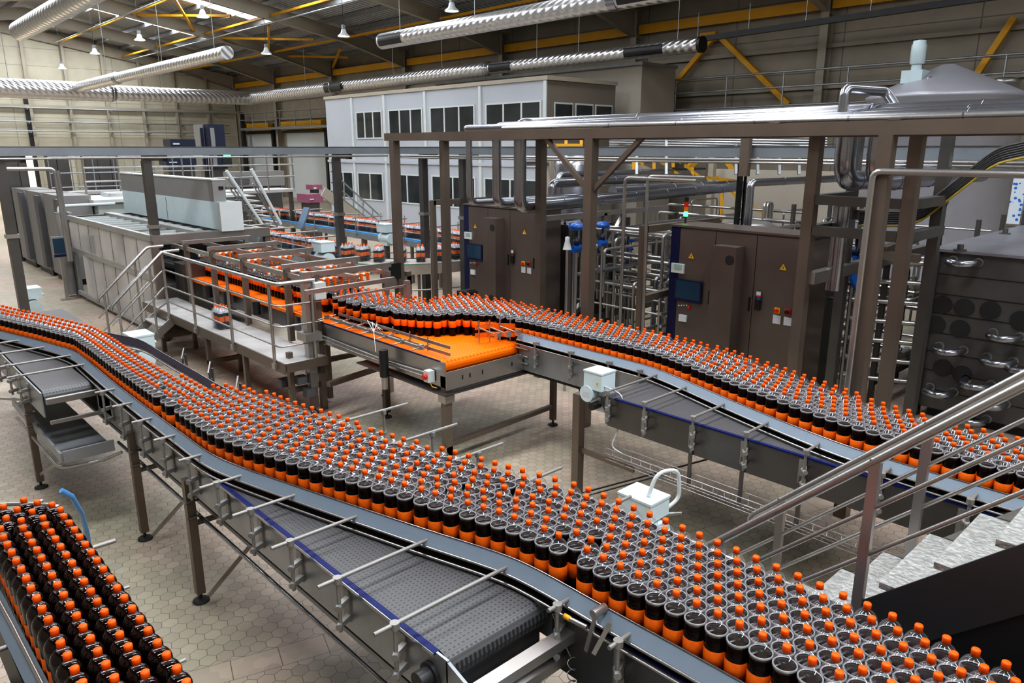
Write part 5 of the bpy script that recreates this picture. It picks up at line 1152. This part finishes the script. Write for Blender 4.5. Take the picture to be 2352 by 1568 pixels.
# ---- far machinery
def far_block(name,label,cat,px0,py0,px1,py1,y,dx,mats,extra=0):
    a=Y_(y,px0,py1);c=Y_(y,px1,py0); T=thing(name,label,cat,((a.x+c.x)/2,y,0))
    MB().box(a.x,c.x,y,y+dx,max(0,a.z),c.z).build('body',mats[0],T); 
    w=(c.x-a.x); MB().box(a.x+w*.1,a.x+w*.35,y-.04,y,max(0,a.z)+.1,c.z-.15).build('side_strip',mats[1],T)
    if a.z>.3: MB().box(a.x+.1,c.x-.1,y+.1,y+dx-.1,0,a.z).build('base',STEELD,T)
    return T
far_block('palletiser_tower','tall navy lift tower with a green indicator, far back','tower',487,286,514,388,33,.8,(FARB,GREYP))
far_block('palletiser_tower','slim pale-edged lift mast beside the navy tower, far back','tower',466,286,480,388,33.5,.6,(GREYP,FARB))
far_block('robot_gripper','dark blue and white handling head above the rear walkway','machine head',392,320,448,338,32,.8,(FARB,WHITE))
far_block('robot_gripper','lower dark blue and white handling unit above the rear walkway','machine head',382,362,450,380,31,.8,(FARB,WHITE))
far_block('film_rack','pink wrapped pallet below the walkway end','pallet',708,445,742,466,24,.8,(PINK,WHITE))
far_block('film_rolls','pink film rolls on the walkway end by the office','rolls',718,424,740,436,26,.5,(PINK,WHITE))
far_block('film_wrapper','wide grey machine front with an orange strip behind the stair','machine',528,392,652,430,27,.5,(GREYP,GREYD))
p=Y_(33,520,357); T=thing('indicator_lamp','small glowing green indicator on the navy tower','lamp',p); MB().box(p.x-.15,p.x+.15,32.9,32.95,p.z-.06,p.z+.06).build('lens',emis('green_glow',(.05,1,.25),5),T); MB().box(p.x-.2,p.x+.2,32.95,33.0,p.z-.5,p.z+.12).build('bracket',DARK,T)
for i,(px,w_) in enumerate(((22,.3),(48,.2),(115,.25),(142,.3),(208,.3),(236,.35),(258,.15))):
    q=Y_(25.5,px,352); c=Y_(25.5,px,445); T=thing('tall_frame_post','dark steel column in the group at far left, behind the pale machine','post',(q.x,25.5,0),'dark columns at far left')
    MB().box(q.x-w_/2,q.x+w_/2,25.5,25.5+w_,0,3.1).build('column',STEELD,T); MB().box(q.x-w_/2-.1,q.x+w_/2+.1,25.4,25.6+w_,3.1,3.2).build('head_plate',STEELD,T)
T=thing('tube_hoop_railing','tall bright tube hoop railing at far left before the switch cabinets','railing',(3.0,15.5,0))
MB().tube([Y_(16,0,388),Y_(16,118,388),Y_(16,126,395),Y_(16,160,600)],.035,8,bend=.1).build('top_tube',TUBE,T); MB().tube([Y_(16.4,133,392),Y_(16.4,165,600)],.03,8).build('side_tube',TUBE,T)
T=thing('mesh_fence','thin grey guard fence with mesh at far left behind the machines','fence',(6,23,0))
for z in (2.95,2.5,2.1): MB().cyl((5.2,24.8,z),(9.8,24.8,z),.02,6).build('rail',GALV,T)
for k in range(9): MB().cyl((5.2+k*.57,24.8,0),(5.2+k*.57,24.8,2.95),.018,6).build('rail_post',GALV,T)
# ================================================================ CAMERA, LIGHT, RENDER LOOK
cd=bpy.data.cameras.new('camera'); cd.sensor_width=36; cd.lens=36*FPX/2352; cd.clip_start=.05; cd.clip_end=300
co=bpy.data.objects.new('camera',cd); COL.objects.link(co); co.location=(0,0,HC); co.rotation_euler=(math.pi/2-PITCH,0,-AZ); sc.camera=co
w=bpy.data.worlds.new('world'); sc.world=w; w.use_nodes=True; bg=w.node_tree.nodes['Background']; bg.inputs[0].default_value=(.9,.95,1,1); bg.inputs[1].default_value=1.5
sc.view_settings.view_transform='Standard'; sc.view_settings.look='Medium High Contrast'; sc.view_settings.exposure=0.3
cy=sc.cycles; cy.max_bounces=5; cy.diffuse_bounces=2; cy.glossy_bounces=3; cy.transmission_bounces=2; cy.transparent_max_bounces=10
cy.use_denoising=True; cy.sample_clamp_indirect=4; cy.caustics_reflective=False; cy.caustics_refractive=False; cy.use_adaptive_sampling=True; cy.adaptive_threshold=.1; cy.adaptive_min_samples=20
for o in bpy.data.objects:
    if '_o' in o.keys(): del o['_o']
